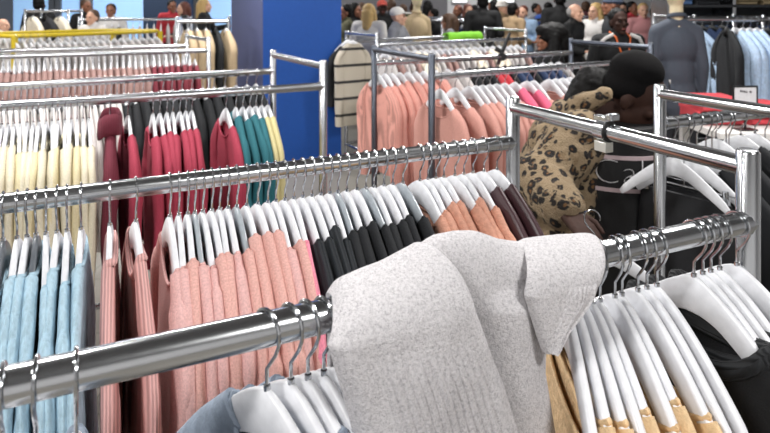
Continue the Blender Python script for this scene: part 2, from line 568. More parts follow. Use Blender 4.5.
# ------------------------------------------------------------------ garments
def garment_meshes(seed, nw=0.09, W=0.165, L=0.56, T=0.017, SL=0.5, ra=0.05, rb=0.0125, front=0.06, back=0.012, puff=0.0, collar=0.0, flare=0.0):
    rnd = random.Random(seed)
    ph = [rnd.uniform(0, 6.28) for _ in range(6)]
    nw = max(0.05, nw + rnd.uniform(-0.014, 0.014))
    lean = rnd.uniform(-0.016, 0.016)
    n, m = 20, 11
    zsh = hz(W)
    def ridge(t):
        return hz(t) + 0.0035
    def fold(t, v):
        return 0.006 * v * (sin(26 * t + ph[0] + 2 * v) + 0.6 * sin(47 * t + ph[1]))
    body = MB()
    vs = []
    for side in (-1, 1):
        for j in range(m + 1):
            v = j / m
            for i in range(n + 1):
                t = -W + 2 * W * i / n
                a = abs(t)
                if a >= nw:
                    top = ridge(t)
                else:
                    dr = front if side < 0 else back
                    top = ridge(nw) - dr * (1 - (a / nw) ** 2) ** 0.7
                bot = ridge(nw) - L
                z = top + (bot - top) * v ** 1.15
                e = (1 - (a / W) ** 6)
                th = max(T * 0.5, 0.0088) * (0.8 + 0.2 * min(1, v * 5)) * (0.3 + 0.7 * e)
                if v == 0 and a >= nw: th *= 0.6
                x = t * (1 + flare * v)
                vs.append((x, side * th + fold(t, v) * 0.7 + lean * v, z))
    k = (m + 1) * (n + 1)
    fs = []
    for s in (0, 1):
        for j in range(m):
            for i in range(n):
                q0 = s * k + j * (n + 1) + i
                fs.append((q0, q0 + 1, q0 + n + 2, q0 + n + 1))
    for j in range(m):       # side seams
        for i in (0, n):
            a0 = j * (n + 1) + i
            fs.append((a0, a0 + n + 1, k + a0 + n + 1, k + a0))
    for i in range(n):       # shoulders
        tm = abs(-W + 2 * W * (i + 0.5) / n)
        if tm >= nw - 1e-4:
            fs.append((i, i + 1, k + i + 1, k + i))
    body.add(vs, fs)
    sl = []
    for sg in (-1, 1):
        sp = MB(); rings = []
        N = 30
        t0 = min(nw - 0.008, W - 0.03)
        ctl = [(t0, ridge(t0) - 0.020), (t0 * 0.45 + W * 0.55, ridge(t0 * 0.45 + W * 0.55) - 0.030), (W + 0.006, zsh - 0.045), (W + 0.024, zsh - 0.11)]
        end = (W + 0.02 + rnd.uniform(-0.015, 0.015), zsh - 0.06 - SL)
        path = []
        for i in range(N + 1):
            u = i / N
            if u < 0.34:
                f = u / 0.34 * 3; q0 = min(2, int(f)); f -= q0
                path.append(Vector((ctl[q0][0] * (1 - f) + ctl[q0 + 1][0] * f, 0, ctl[q0][1] * (1 - f) + ctl[q0 + 1][1] * f)))
            else:
                f = (u - 0.34) / 0.66
                path.append(Vector((ctl[3][0] * (1 - f) + end[0] * f, 0, ctl[3][1] * (1 - f) + end[1] * f)))
        for i, p in enumerate(path):
            u = i / N
            tg = (path[min(N, i + 1)] - path[max(0, i - 1)]).normalized()
            nn = Vector((-tg.z, 0, tg.x))
            a = (0.023 + (ra - 0.023) * min(1, u / 0.34)) * (1 - 0.3 * max(0, u - 0.3))
            b = rb * (0.85 + 0.35 * min(1, u * 3))
            if puff:
                sd = 1 + puff * 1.25 * (0.5 - ((u * 2.9 + ph[3] * 0.16) % 1.0))
                a *= sd; b *= sd
            wob = 0.004 * u * sin(9 * u + ph[4] + sg) + lean * u ** 1.3
            rings.append([(p.x + nn.x * a * cos(q0) * sg * sg, wob + b * sin(q0) * (1 + 0.16 * sin(3 * q0 + 7 * u + ph[2]) + 0.08 * sin(19 * u + 2 * q0 + ph[5])), p.z + nn.z * a * cos(q0)) for q0 in [2 * pi * j / 14 for j in range(14)]])
        if sg < 0:
            rings = [[(-x, y, z) for x, y, z in r] for r in rings]
        sp.rings(rings)
        sl.append(sp)
    loop = []
    K = 26
    for i in range(K):
        a = 2 * pi * i / K
        t = nw * cos(a)
        f = sin(a) < 0
        dr = front if f else back
        z = ridge(nw) - dr * (1 - min(1, (abs(t) / nw)) ** 2) ** 0.7 + collar * 0.4
        loop.append((t, (-1 if f else 1) * T * 0.42 * abs(sin(a)) ** 0.5, z))
    if collar > 0.04:               # folded roll collar
        rr = []
        for k2, up in ((0.95, -0.012), (1.0, 0.02), (1.0, 0.05), (1.12, 0.06), (1.3, 0.045), (1.36, 0.0), (1.3, -0.02), (1.1, -0.022)):
            rr.append([(x * k2, y * k2 * 2.4, ridge(nw) + up + (z - ridge(nw)) * 0.5) for x, y, z in loop])
        nb = MB().rings(rr, cap=False, closed=True)
    else:
        nb = MB().tube(loop, 0.0045 + collar * 0.4, 8, closed=True, flat=0.75)
    return body, sl, nb
GCACHE = {}
STYLES = {}
def style(key, name, phrase, cat, m, variants=4, neck_m=None, **kw):
    STYLES[key] = dict(name=name, phrase=phrase, cat=cat, m=m, kw=kw, nv=variants, nm=neck_m or m)
def garment(rail_or_none, key, host, ordn=None, whole=False, label=None, group=None, dz=0.0):
    s = STYLES[key]
    vi = RND.randrange(s['nv'])
    ck = (key, vi, whole)
    if ck not in GCACHE:
        b, sl, nb = garment_meshes(sum(map(ord, key)) + vi * 31, **s['kw'])
        if whole:
            for x in sl: b.add(x.v, x.f)
            b.add(nb.v, nb.f)
            o = b.build(s['name'], s['m'], None, True, 70)
        else:
            o = b.build(s['name'], s['m'], None, True, 70)
            for x in sl: x.build('sleeve', s['m'], o, True, 70)
            nb.build('neckband', s['nm'], o, True, 70)
        GCACHE[ck] = o
    else:
        o = dup(GCACHE[ck])
    o.location = host.location
    o.rotation_euler = host.rotation_euler
    if dz: o.location.z += dz
    if label is None:
        rail_or_none.g += 1
        label = '%s, %s garment from left, %s' % (s['phrase'], ordinal(rail_or_none.g), rail_or_none.desc)
    tag(o, label, s['cat'], group or ('garments on the ' + rail_or_none.desc if rail_or_none else None))
    return o

F = lambda name, col, kind='cloth', **k: mat(name, col, k.pop('rough', 0.85), kind=kind, **k)
style('blue', 'shirt', 'pale blue crinkled shirt', 'shirt', F('pale_blue_crinkle', '#adc9d8', 'crinkle', bump=0.6), nw=0.085, rb=0.011, puff=0.16, ra=0.052)
style('salmon', 'sweater', 'salmon ribbed sweater', 'sweater', F('salmon_rib', '#d4a39f', 'rib', bump=0.5), nw=0.095, rb=0.012, collar=0.012, ra=0.05)
style('pink', 'sweater', 'pale pink sweater', 'sweater', F('pale_pink_knit', '#d6aaa6', 'cloth', bump=0.4), nw=0.10, rb=0.0155, puff=0.18, ra=0.052)
style('pinkb', 'sweater', 'coral pink sweater', 'sweater', F('coral_pink_knit', '#d5a59c', 'cloth', bump=0.4), nw=0.085, rb=0.0155, puff=0.22, ra=0.05)
style('candy', 'sweater', 'bright candy pink top', 'top', F('candy_pink', '#e88fa4', 'cloth', bump=0.3), nw=0.10, rb=0.011)
style('char', 'sweater', 'charcoal ribbed cable sweater', 'sweater', F('charcoal_rib', '#24282d', 'rib', bump=0.8, scale=0.7), nw=0.095, rb=0.014)
style('black', 'sweater', 'black fine knit sweater', 'sweater', F('black_knit', '#181a1e', 'cloth', bump=0.4), nw=0.085, rb=0.015, puff=0.12)
style('peach', 'fleece_sweater', 'peach fleece sweater', 'sweater', F('peach_fleece', '#c8927c', 'fleece', bump=0.6), nw=0.085, rb=0.016, puff=0.15, ra=0.055)
style('burg', 'jacket', 'dark burgundy leather jacket', 'jacket', mat('burgundy_leather', '#40262b', 0.38, kind='plain'), nw=0.07, rb=0.016, T=0.022)
style('cream', 'sweater', 'cream sweater', 'sweater', F('cream_knit', '#d5cdb6', 'cloth', bump=0.35), nw=0.115, rb=0.016, ra=0.055)
style('creamy', 'sweater', 'pale yellow sweater', 'sweater', F('pale_yellow_knit', '#d3c7a2', 'cloth', bump=0.35), nw=0.12, rb=0.016, ra=0.055)
style('maroon', 'sweater', 'dark maroon roll-neck sweater', 'sweater', F('maroon_knit', '#6b2233', 'rib', bump=0.4), nw=0.07, rb=0.022, collar=0.05, T=0.034)
style('crim', 'sweater', 'crimson sweater', 'sweater', F('crimson_knit', '#9c3247', 'cloth', bump=0.35), nw=0.103, rb=0.018, ra=0.06, puff=0.1, T=0.022)
style('teal', 'sweater', 'dark teal sweater', 'sweater', F('teal_knit', '#22626c', 'cloth', bump=0.4), nw=0.075, rb=0.02, ra=0.06, puff=0.15, T=0.024)
style('must', 'top', 'pale mustard top', 'top', F('mustard_cloth', '#c2b888', 'cloth'), nw=0.08, rb=0.017, T=0.022)
style('dark', 'jacket', 'black jacket', 'jacket', F('dark_jacket_cloth', '#15171b', 'cloth'), nw=0.075, rb=0.024, T=0.035)
style('whitet', 'blouse', 'off-white blouse', 'blouse', F('off_white_cloth', '#c9c4c2', 'cloth'), nw=0.085, rb=0.014)
style('dusty', 'sweater', 'dusty pink sweater', 'sweater', F('dusty_pink_knit', '#a0807a', 'cloth'), nw=0.085, rb=0.022, T=0.03)
style('winer', 'sweater', 'wine red sweater', 'sweater', F('wine_knit', '#7c2f3b', 'cloth'), nw=0.085, rb=0.02, T=0.026)
style('rose', 'sweater', 'rose pink knitted sweater', 'sweater', F('rose_knit', '#d79a8e', 'rib', bump=0.5, scale=0.8), nw=0.1, rb=0.028, ra=0.065, T=0.045, flare=0.1)
style('terra', 'sweater', 'dusty rose sweater', 'sweater', F('terra_rose_knit', '#c08c81', 'cloth'), nw=0.132, rb=0.026, ra=0.065, T=0.045, front=0.06, flare=0.15)
style('hot', 'sweater', 'hot pink sweater', 'sweater', F('hot_pink_knit', '#d25f7c', 'cloth'), nw=0.07, rb=0.026, ra=0.06, T=0.04)
style('beige', 'fleece_sweater', 'beige fleece sweater', 'sweater', F('beige_fleece', '#d8b98f', 'fleece', bump=0.7), nw=0.128, rb=0.0115, ra=0.05, W=0.168, front=0.03)
style('blackk', 'sweater', 'black ribbed-collar sweater', 'sweater', F('black_rib_knit', '#111215', 'cloth', bump=0.4), neck_m=F('black_rib_collar', '#1b1d20', 'rib', bump=0.9), nw=0.128, rb=0.018, ra=0.06, T=0.04, front=0.06, collar=0.028)
style('denim', 'jacket', 'faded grey-blue denim jacket', 'jacket', F('grey_blue_denim', '#7f8a98', 'crinkle', bump=0.3), nw=0.075, rb=0.016, T=0.022)
style('sky', 'shirt', 'light blue shirt', 'shirt', F('sky_blue_shirt', '#b5cde8', 'crinkle', bump=0.3), nw=0.06, rb=0.03, T=0.05, W=0.18, L=0.66, SL=0.52)
style('navy', 'jacket', 'navy jacket', 'jacket', F('navy_cloth', '#28395a', 'cloth'), nw=0.07, rb=0.03, T=0.05)
style('redt', 'top', 'red top', 'top', F('red_cloth', '#c23a44', 'cloth'), nw=0.08, rb=0.025, T=0.04)
style('creamj', 'jacket', 'cream fleece jacket', 'jacket', F('cream_fleece', '#dfd5c2', 'fleece'), nw=0.06, rb=0.05, T=0.1, W=0.19, L=0.6, ra=0.07)
style('blackj', 'jacket', 'black padded jacket', 'jacket', F('black_padded', '#1c1d21', 'cloth'), nw=0.06, rb=0.05, T=0.1, W=0.19, L=0.6, ra=0.07)
style('tan', 'coat', 'tan wool coat', 'coat', F('tan_wool', '#b49f80', 'cloth'), nw=0.06, rb=0.035, T=0.07, L=0.85, SL=0.6)
style('ash', 'top', 'ash grey top', 'top', F('ash_grey_cloth', '#a8a3a2', 'cloth'), nw=0.085, rb=0.022, T=0.03)

def row(rail, items, whole=False, **kw):
    """items: (position across the photograph, hanger colour, garment style or None)"""
    for it in sorted(items, key=lambda q: q[0]):
        px, hc, g = it[:3]
        h = hanger(rail, px, hc, **(it[3] if len(it) > 3 else kw))
        if g:
            garment(rail, g, h, rail.k, whole, dz=-EXT if hc == 'long' else 0.0)

# near rack, rear rail
a2 = [(3, 'grey', 'blue'), (17, 'white', 'blue'), (27, 'white', 'blue'), (36, 'grey', 'blue'), (46, 'white', 'blue'), (57, 'white', 'blue'), (67, 'white', 'blue'), (81, 'white', 'blue'),
      (110, 'white', 'salmon'), (136, 'white', 'salmon'), (170, 'white', 'pink'), (179, 'white', 'pink'), (188, 'white', 'pinkb'), (195, 'clear', 'pink'), (203, 'white', 'pink'), (212, 'white', 'pinkb'),
      (220, 'white', 'pinkb'), (228, 'white', 'pink'), (237, 'clear', 'pinkb'), (247, 'white', 'pinkb'), (258, 'white', 'pinkb'), (268, 'white', 'pinkb'), (276, 'white', 'pink'),
      (285, 'white', 'pinkb'), (294, 'white', 'candy'), (303, 'white', 'char'), (312, 'white', 'char'), (321, 'white', 'char'), (330, 'white', 'char'), (338, 'clear', 'black'), (347, 'white', 'black'),
      (357, 'white', 'black'), (366, 'clear', 'black'), (374, 'white', 'black'), (384, 'white', 'black'), (393, 'white', 'black'), (403, 'clear', 'black'),
      (420, 'white', 'peach'), (428, 'white', 'peach'), (436, 'white', 'peach'), (444, 'white', 'peach'), (455, 'white', 'peach'), (464, 'white', 'peach'), (473, 'white', 'peach'),
      (484, 'white', 'burg'), (497, 'white', 'burg')]
row(A2, a2)
# near rack, front rail
a1 = [(3, 'white', None), (36, 'white', None), (76, 'white', 'denim'), (267, 'white', 'denim', dict(yaw=24)), (291, 'white', 'denim', dict(yaw=20)), (308, 'white', 'denim', dict(yaw=18)), (324, 'white', None, dict(yaw=16)), (339, 'white', None, dict(yaw=14)),
      (568, 'white', 'beige', dict(yaw=-28)), (577, 'white', 'beige', dict(yaw=-25)), (585, 'white', 'beige', dict(yaw=-21)), (593, 'white', 'beige', dict(yaw=-18)), (600, 'white', 'beige', dict(yaw=-17)), (615, 'white', 'beige', dict(yaw=-14)), (622, 'white', 'beige', dict(yaw=-13)), (638, 'white', 'beige', dict(yaw=-10)), (647, 'white', None, dict(yaw=-9)), (657, 'white', None, dict(yaw=-7)),
      (694, 'white', 'blackk'), (703, 'white', None), (711, 'white', 'blackk'), (720, 'white', None), (737, 'white', 'blackk')]
row(A1, a1)
# rack at the blue column
b1 = [(x, 'white', 'cream' if i % 3 else 'creamy') for i, x in enumerate((2, 8, 14, 20, 27, 33, 39, 46, 52, 58, 65, 71, 77, 83, 89))]
b1 += [(110, 'white', 'maroon'), (128, 'white', 'crim'), (153, 'white', 'crim'), (160, 'white', 'crim'), (167, 'white', 'crim'), (173, 'white', 'crim'), (180, 'white', 'crim'), (186, 'white', 'crim'), (192, 'white', 'crim'),
       (226, 'white', 'crim'), (236, 'white', 'teal'), (243, 'white', 'teal'), (250, 'white', 'teal'), (256, 'white', 'teal'), (262, 'white', 'must'), (268, 'white', 'must')]
row(B1, b1)
b2 = [(x, 'white', 'whitet') for x in range(3, 118, 6)] + [(x, 'white', 'dark') for x in (124, 134, 143, 152, 163, 172, 182, 192, 203, 214, 225, 236, 247, 256)]
row(B2, b2, True)
# third rack at left
row(H1, [(x, 'white', ('dusty' if x < 150 else 'winer')) for x in range(3, 200, 6)], True)
row(H2, [(x, 'white', None) for x in range(3, 190, 6)], True)
# pink rack in the middle
row(C2, [(x, 'white', 'rose') for x in (378, 385, 392, 400, 408, 416, 424)] + [(436, 'white', 'rose'), (448, 'white', 'whitet'), (460, 'white', 'whitet'), (470, 'black', 'dark'), (477, 'black', 'dark'), (484, 'black', 'dark'), (491, 'black', 'redt'),
         (498, 'black', 'redt'), (505, 'black', 'dark'), (512, 'black', 'navy'), (519, 'black', 'navy'), (527, 'black', 'dark'), (535, 'white', 'navy'), (543, 'white', 'navy'), (551, 'white', 'navy'), (559, 'white', 'whitet')], True)
row(C1, [(440, 'white', 'terra'), (455, 'white', 'terra'), (469, 'white', 'terra'), (476, 'white', 'terra'), (483, 'white', 'terra'), (490, 'white', 'terra'), (497, 'white', 'terra'), (505, 'white', 'terra'),
         (515, 'white', 'hot'), (527, 'white', 'hot'), (534, 'white', 'terra'), (549, 'white', 'terra'), (556, 'white', 'terra'), (563, 'white', 'terra'), (570, 'white', 'terra'), (578, 'white', 'terra'), (586, 'white', 'terra')], False)
row(D1, [(x, 'white', random.Random(x).choice(['whitet', 'whitet', 'creamj', 'dusty'])) for x in range(385, 522, 6)], True)
row(D2, [(x, 'white', 'whitet') for x in range(386, 480, 8)], True)
# right-hand rack
row(E2, [(672, 'long', None, dict(yaw=24)), (688, 'long', None, dict(yaw=22)), (706, 'long', 'dark', dict(yaw=16)), (716, 'white', 'dark', dict(yaw=14)), (729, 'long', 'dark', dict(yaw=10)), (741, 'white', 'dark', dict(yaw=10)), (755, 'white', 'dark', dict(yaw=8)), (765, 'long', 'dark', dict(yaw=8))])
SKIRT = mat('black_skirt_cloth', '#15161a', 0.7, kind='cloth')
def clip_hanger(rail, px, yaw, nth, zb=-0.205):
    p = rail.at(px)
    r = empty('clip_hanger', p, rail.yaw + radians(yaw))
    tag(r, 'chrome clip hanger, %s from the left among those on the right-edge rack' % nth, 'hanger', 'chrome clip hangers on the right-edge rack')
    R_ = RT + 0.0024
    pts = [(R_ * cos(a), 0, R_ * sin(a)) for a in [radians(205 - 205 * i / 12) for i in range(13)]] + [(0.012, 0, -0.03), (0, 0, -0.045), (0, 0, zb)]
    MB().tube(pts, 0.0022, 7, up=(0, 1, 0)).build('hook', WIRE, r)
    b = MB().tube([(-0.15, 0, zb), (0.15, 0, zb)], 0.003, 8).build('bar', WIRE, r)
    for x in (-0.125, 0.125):
        c = MB()
        c.tube([(x, 0, zb + 0.012), (x, 0, zb - 0.012)], 0.009, 10)
        c.add(*(lambda q: (q.v, q.f))(MB().box((x, 0, zb - 0.022), (0.022, 0.016, 0.03))))
        baked_me = c.mesh('clip')
        obj('clip', baked_me, WIRE, r)
    g = MB(); rings = []
    for k in range(9):
        z = zb - 0.028 - 0.42 * k / 8
        f = 1 + 0.25 * k / 8
        rings.append([(0.145 * f * cos(a), (0.007 + 0.02 * k / 8) * sin(a) + 0.008 * k / 8 * sin(5 * cos(a) * 3 + px), z) for a in [2 * pi * i / 40 for i in range(40)]])
    g.rings(rings)
    o = g.build('skirt', SKIRT, None)
    o.location = p; o.rotation_euler = (0, 0, rail.yaw + radians(yaw))
    tag(o, 'black skirt clipped to the %s chrome clip hanger of the right-edge rack' % nth, 'skirt', 'black skirts on the right-edge rack')
for px, yw, nth in ((684, 12, 'first'), (697, 10, 'second'), (712, 8, 'third'), (726, 6, 'fourth')):
    clip_hanger(E2, px, yw, nth)
#@@PART2
# ------------------------------------------------------------------ the grey sweater thrown over the front rail
HEATHER = mat('heather_grey_knit', '#cfccce', 0.95, kind='heather', col2='#a5a2a6', bump=0.9, scale=2.3)
rail_o = Vector((A1.b.x, A1.b.y, HR))
rail_d = Vector((A1.d.x, A1.d.y, 0)); rail_n = Vector((A1.n.x, A1.n.y, 0))
def on_plane(px, py, o):
    """(s along the rail from its right end, height) of the point of the plane o in front of the rail"""
    t = (px - 385) / 600
    base = rail_o + rail_n * o
    # base + d*s  with x = t*y
    s = (t * base.y - base.x) / (rail_d.x - t * rail_d.y)
    p = base + rail_d * s
    return s, EYE - (py - 9) / 600 * p.y
def lerp_poly(poly, u):
    f = u * (len(poly) - 1); i = min(len(poly) - 2, int(f)); f -= i
    a, b = poly[i], poly[i + 1]
    return (a[0] * (1 - f) + b[0] * f, a[1] * (1 - f) + b[1] * f)
CREST = [(330, 0.029), (350, 0.034), (390, 0.046), (420, 0.058), (437, 0.066), (455, 0.065), (475, 0.060), (500, 0.045), (522, 0.036), (545, 0.034), (565, 0.033), (585, 0.028), (600, 0.022)]
def s_at(px, o=0.0):
    return on_plane(px, 200, o)[0]
CREST_S = sorted((s_at(px), h) for px, h in CREST)
def crest(s):
    if s <= CREST_S[0][0]: return CREST_S[0][1]
    for (a, ha), (b, hb) in zip(CREST_S, CREST_S[1:]):
        if s <= b:
            k = (s - a) / (b - a)
            return ha * (1 - k) + hb * k
    return CREST_S[-1][1]
def drape(topL, topR, left, right, o, back, under=0.0, ncol=80, nrow=70, thick=0.012, ribs=None, folds=0.004, seed=0, rollL=0.012, rollR=0.012, bulge=0.0):
    """sheet over the rail: short fall behind, round crest, near face between two outlines"""
    def P(q):
        s, z = on_plane(q[0], q[1] if q[1] else 200, o)
        return (s, z if q[1] else HR)
    Lp = [P(q) for q in left]; Rp = [P(q) for q in right]
    tl, tr = s_at(topL), s_at(topR)
    vs = []
    crest_n, back_n = 16, 12
    rows = back_n + crest_n + nrow
    for j in range(rows + 1):
        for i in range(ncol + 1):
            u = i / ncol
            e = min(u, 1 - u)
            roll = (rollL if u < 0.5 else rollR) * max(0, 1 - e / 0.09) ** 2
            if j <= back_n + crest_n:
                a = pi if j <= back_n else pi * (1 - (j - back_n) / crest_n)
                w = 0.0 if a > pi / 2 else (1 - sin(a)) ** 0.5
                sl = tl + (Lp[0][0] - tl) * w; sr_ = tr + (Rp[0][0] - tr) * w
                s = sl * (1 - u) + sr_ * u
                h = crest(s) - under - roll * 0.7
                rb_ = RT + 0.008
                off = cos(a) * (rb_ if a > pi / 2 else o - roll)
                z = HR + h * sin(a)
                if j <= back_n: z -= back * (1 - j / back_n)
            else:
                k = (j - back_n - crest_n) / nrow
                l, r = lerp_poly(Lp, k), lerp_poly(Rp, k)
                s = l[0] * (1 - u) + r[0] * u
                z = l[1] * (1 - u) + r[1] * u
                off = o - roll
            if bulge and j > back_n + crest_n and u > 0.35:
                off += bulge * sin(pi * (u - 0.35) / 0.65) * min(1, (j - back_n - crest_n) / 14)
            v3 = Vector((s * 9 + seed, z * 4, seed * 1.7))
            ampk = min(1, max(0, (j - back_n) / crest_n))
            off += ampk * (folds * mnoise.noise(v3) * 1.8 + 0.0018 * mnoise.noise(v3 * 4))
            z += 0.003 * mnoise.noise(v3 * 2) * (1 if back_n < j < back_n + crest_n else 0)
            if ribs and j > back_n + crest_n:
                k = (j - back_n - crest_n) / nrow
                w = max(0, min(1, (k - ribs[0]) / 0.25)) * max(0, min(1, (u - ribs[2]) / 0.1)) * max(0, min(1, (ribs[3] - u) / 0.1))
                off += w * 0.0042 * sin(2 * pi * u * ribs[1])
            p = rail_o + rail_d * s + rail_n * off
            vs.append((p.x, p.y, z))
    fs = []
    for j in range(rows):
        for i in range(ncol):
            q0 = j * (ncol + 1) + i
            fs.append((q0, q0 + 1, q0 + ncol + 2, q0 + ncol + 1))
    return MB().add(vs, fs).mesh('sweater_cloth', True, 180), thick
def drape_obj(name, args, parent=None):
    me, th = drape(*args[0], **args[1])
    o = obj(name, me, HEATHER, parent)
    sm = o.modifiers.new('ease', 'SMOOTH'); sm.iterations = 4; sm.factor = 0.5
    so = o.modifiers.new('thickness', 'SOLIDIFY'); so.thickness = th; so.offset = 0
    bv = o.modifiers.new('soft', 'BEVEL'); bv.width = th * 0.4; bv.segments = 3; bv.limit_method = 'ANGLE'; bv.angle_limit = radians(50)
    return o
sw = drape_obj('sweater', ((418, 540, [(428, 0), (432, 320), (438, 360), (446, 400), (452, 470)], [(543, 0), (546, 296), (548, 320), (548, 350), (547, 375), (551, 400), (562, 470)], 0.030, 0.26), dict(seed=3, folds=0.006, bulge=0.016)))
tag(sw, 'light heather grey knitted sweater thrown over the front rail of the nearest rack', 'sweater')
drape_obj('folded_panel', ((336, 424, [(336, 0), (338, 356), (343, 374), (350, 396), (358, 425), (366, 470)], [(475, 0), (482, 333), (491, 358), (503, 390), (516, 430), (524, 470)], 0.070, 0.24), dict(seed=1, under=-0.001, ncol=230, nrow=90, ribs=(0.22, 18, 0.2, 0.92), folds=0.006, rollL=0.016, rollR=0.007)), sw)
drape_obj('sleeve', ((523, 598, [(530, 0), (532, 301), (535, 311), (539, 322), (544, 336), (550, 352)], [(599, 0), (595, 283), (590, 295), (580, 309), (566, 327), (554, 353)], 0.060, 0.05), dict(seed=8, under=-0.001, folds=0.005, rollL=0.008, rollR=0.014, ribs=(0.0, 14, 0.45, 1.0), ncol=130, nrow=50)), sw)

# ------------------------------------------------------------------ people
SKIN = {'dark': mat('skin_dark', '#35211a', 0.7, spec=0.25), 'brown': mat('skin_brown', '#8a5b44', 0.5), 'fair': mat('skin_fair', '#d3a58c', 0.5)}
EYEM = mat('eye_dark', '#15100e', 0.2)
LIPM = mat('lip_tone', '#7a3f3a', 0.5)
HAIRM = {'black': mat('hair_black', '#0b0a0a', 0.6, kind='fleece', spec=0.2), 'brown': mat('hair_brown', '#4c3423', 0.6, kind='fleece'), 'blond': mat('hair_blond', '#b99a63', 0.6, kind='fleece'),
         'grey': mat('hair_grey', '#8d8b89', 0.6, kind='fleece'), 'auburn': mat('hair_auburn', '#5e2e20', 0.6, kind='fleece')}
def head_shapes(mb, c, rot=Matrix.Identity(3), k=1.0, hood=False):
    """skull, jaw, nose, brow, ears; the face looks along local -Y"""
    c = Vector(c)
    P = lambda x, y, z: c + rot @ (Vector((x, y, z)) * k)
    mb.ellip(P(0, 0.012, 0.03), (0.074 * k, 0.093 * k, 0.088 * k), 20, 14, rot)
    mb.ellip(P(0, -0.022, -0.035), (0.058 * k, 0.066 * k, 0.078 * k), 18, 12, rot)
    mb.caps(P(0, -0.086, 0.012), P(0, -0.103, -0.024), 0.010 * k, 0.015 * k)
    mb.ellip(P(0, -0.078, 0.03), (0.05 * k, 0.016 * k, 0.012 * k), 12, 8, rot)
    mb.ellip(P(0, -0.083, -0.062), (0.026 * k, 0.012 * k, 0.011 * k), 12, 8, rot)
    mb.ellip(P(0, -0.07, -0.098), (0.026 * k, 0.02 * k, 0.017 * k), 12, 8, rot)
    for s in (-1, 1):
        mb.ellip(P(s * 0.042, -0.064, -0.02), (0.022 * k, 0.02 * k, 0.018 * k), 10, 8, rot)
        mb.ellip(P(s * 0.074, 0.012, -0.012), (0.012 * k, 0.02 * k, 0.032 * k), 10, 8, rot)
def face_parts(parent, c, rot=Matrix.Identity(3), k=1.0, lips=LIPM):
    c = Vector(c)
    P = lambda x, y, z: c + rot @ (Vector((x, y, z)) * k)
    for s in (-1, 1):
        MB().ellip(P(s * 0.031, -0.082, 0.006), (0.013 * k, 0.007 * k, 0.007 * k), 10, 6, rot).build('eye', EYEM, parent)
    MB().ellip(P(0, -0.0935, -0.062), (0.023 * k, 0.006 * k, 0.008 * k), 12, 6, rot).build('mouth', lips, parent)
def hand(mb, wrist, tip, up, k=1.0, curl=0.5, side=1):
    """palm, four unequal fingers and a thumb"""
    wrist, tip, up = Vector(wrist), Vector(tip), Vector(up).normalized()
    f = (tip - wrist).normalized(); w = f.cross(up).normalized() * side; up = w.cross(f).normalized() * side
    pc = wrist + f * 0.045 * k
    for q0 in (-0.026, -0.009, 0.009, 0.026):
        mb.caps(wrist + w * q0 * 0.7 * k, wrist + f * 0.085 * k + w * q0 * k, 0.014 * k, 0.0115 * k, 8)
    for q0, L in ((-0.029, 0.062), (-0.010, 0.078), (0.010, 0.084), (0.029, 0.07)):
        p = wrist + f * 0.088 * k + w * q0 * k
        a = curl * 0.5
        for seg, rr in ((0.45, 0.0088), (0.32, 0.008), (0.23, 0.0072)):
            d = f * cos(a) - up * sin(a)
            e = p + d * L * seg * k
            mb.caps(p, e, rr * k, rr * 0.92 * k, 8)
            p = e; a += curl
    p = wrist + f * 0.025 * k + w * 0.028 * k
    e = p + (f * 0.6 + w * 0.75 - up * 0.25).normalized() * 0.042 * k
    mb.caps(p, e, 0.0125 * k, 0.0105 * k, 8)
    mb.caps(e, e + (f * 0.95 + w * 0.15 - up * 0.3).normalized() * 0.034 * k, 0.0105 * k, 0.008 * k, 8)
def arm_pts(kind, s):
    if kind == 'down':
        return [(s * 0.185, 0.0, 1.40), (s * 0.235, 0.03, 1.13), (s * 0.225, -0.05, 0.88)], (s * 0.22, -0.08, 0.72)
    if kind == 'bent':
        return [(s * 0.185, 0.0, 1.40), (s * 0.245, 0.04, 1.14), (s * 0.17, -0.19, 1.09)], (s * 0.12, -0.33, 1.10)
    if kind == 'reach':
        return [(s * 0.185, -0.01, 1.40), (s * 0.25, -0.14, 1.17), (s * 0.2, -0.36, 1.22)], (s * 0.17, -0.5, 1.24)
BODY_CACHE = {}
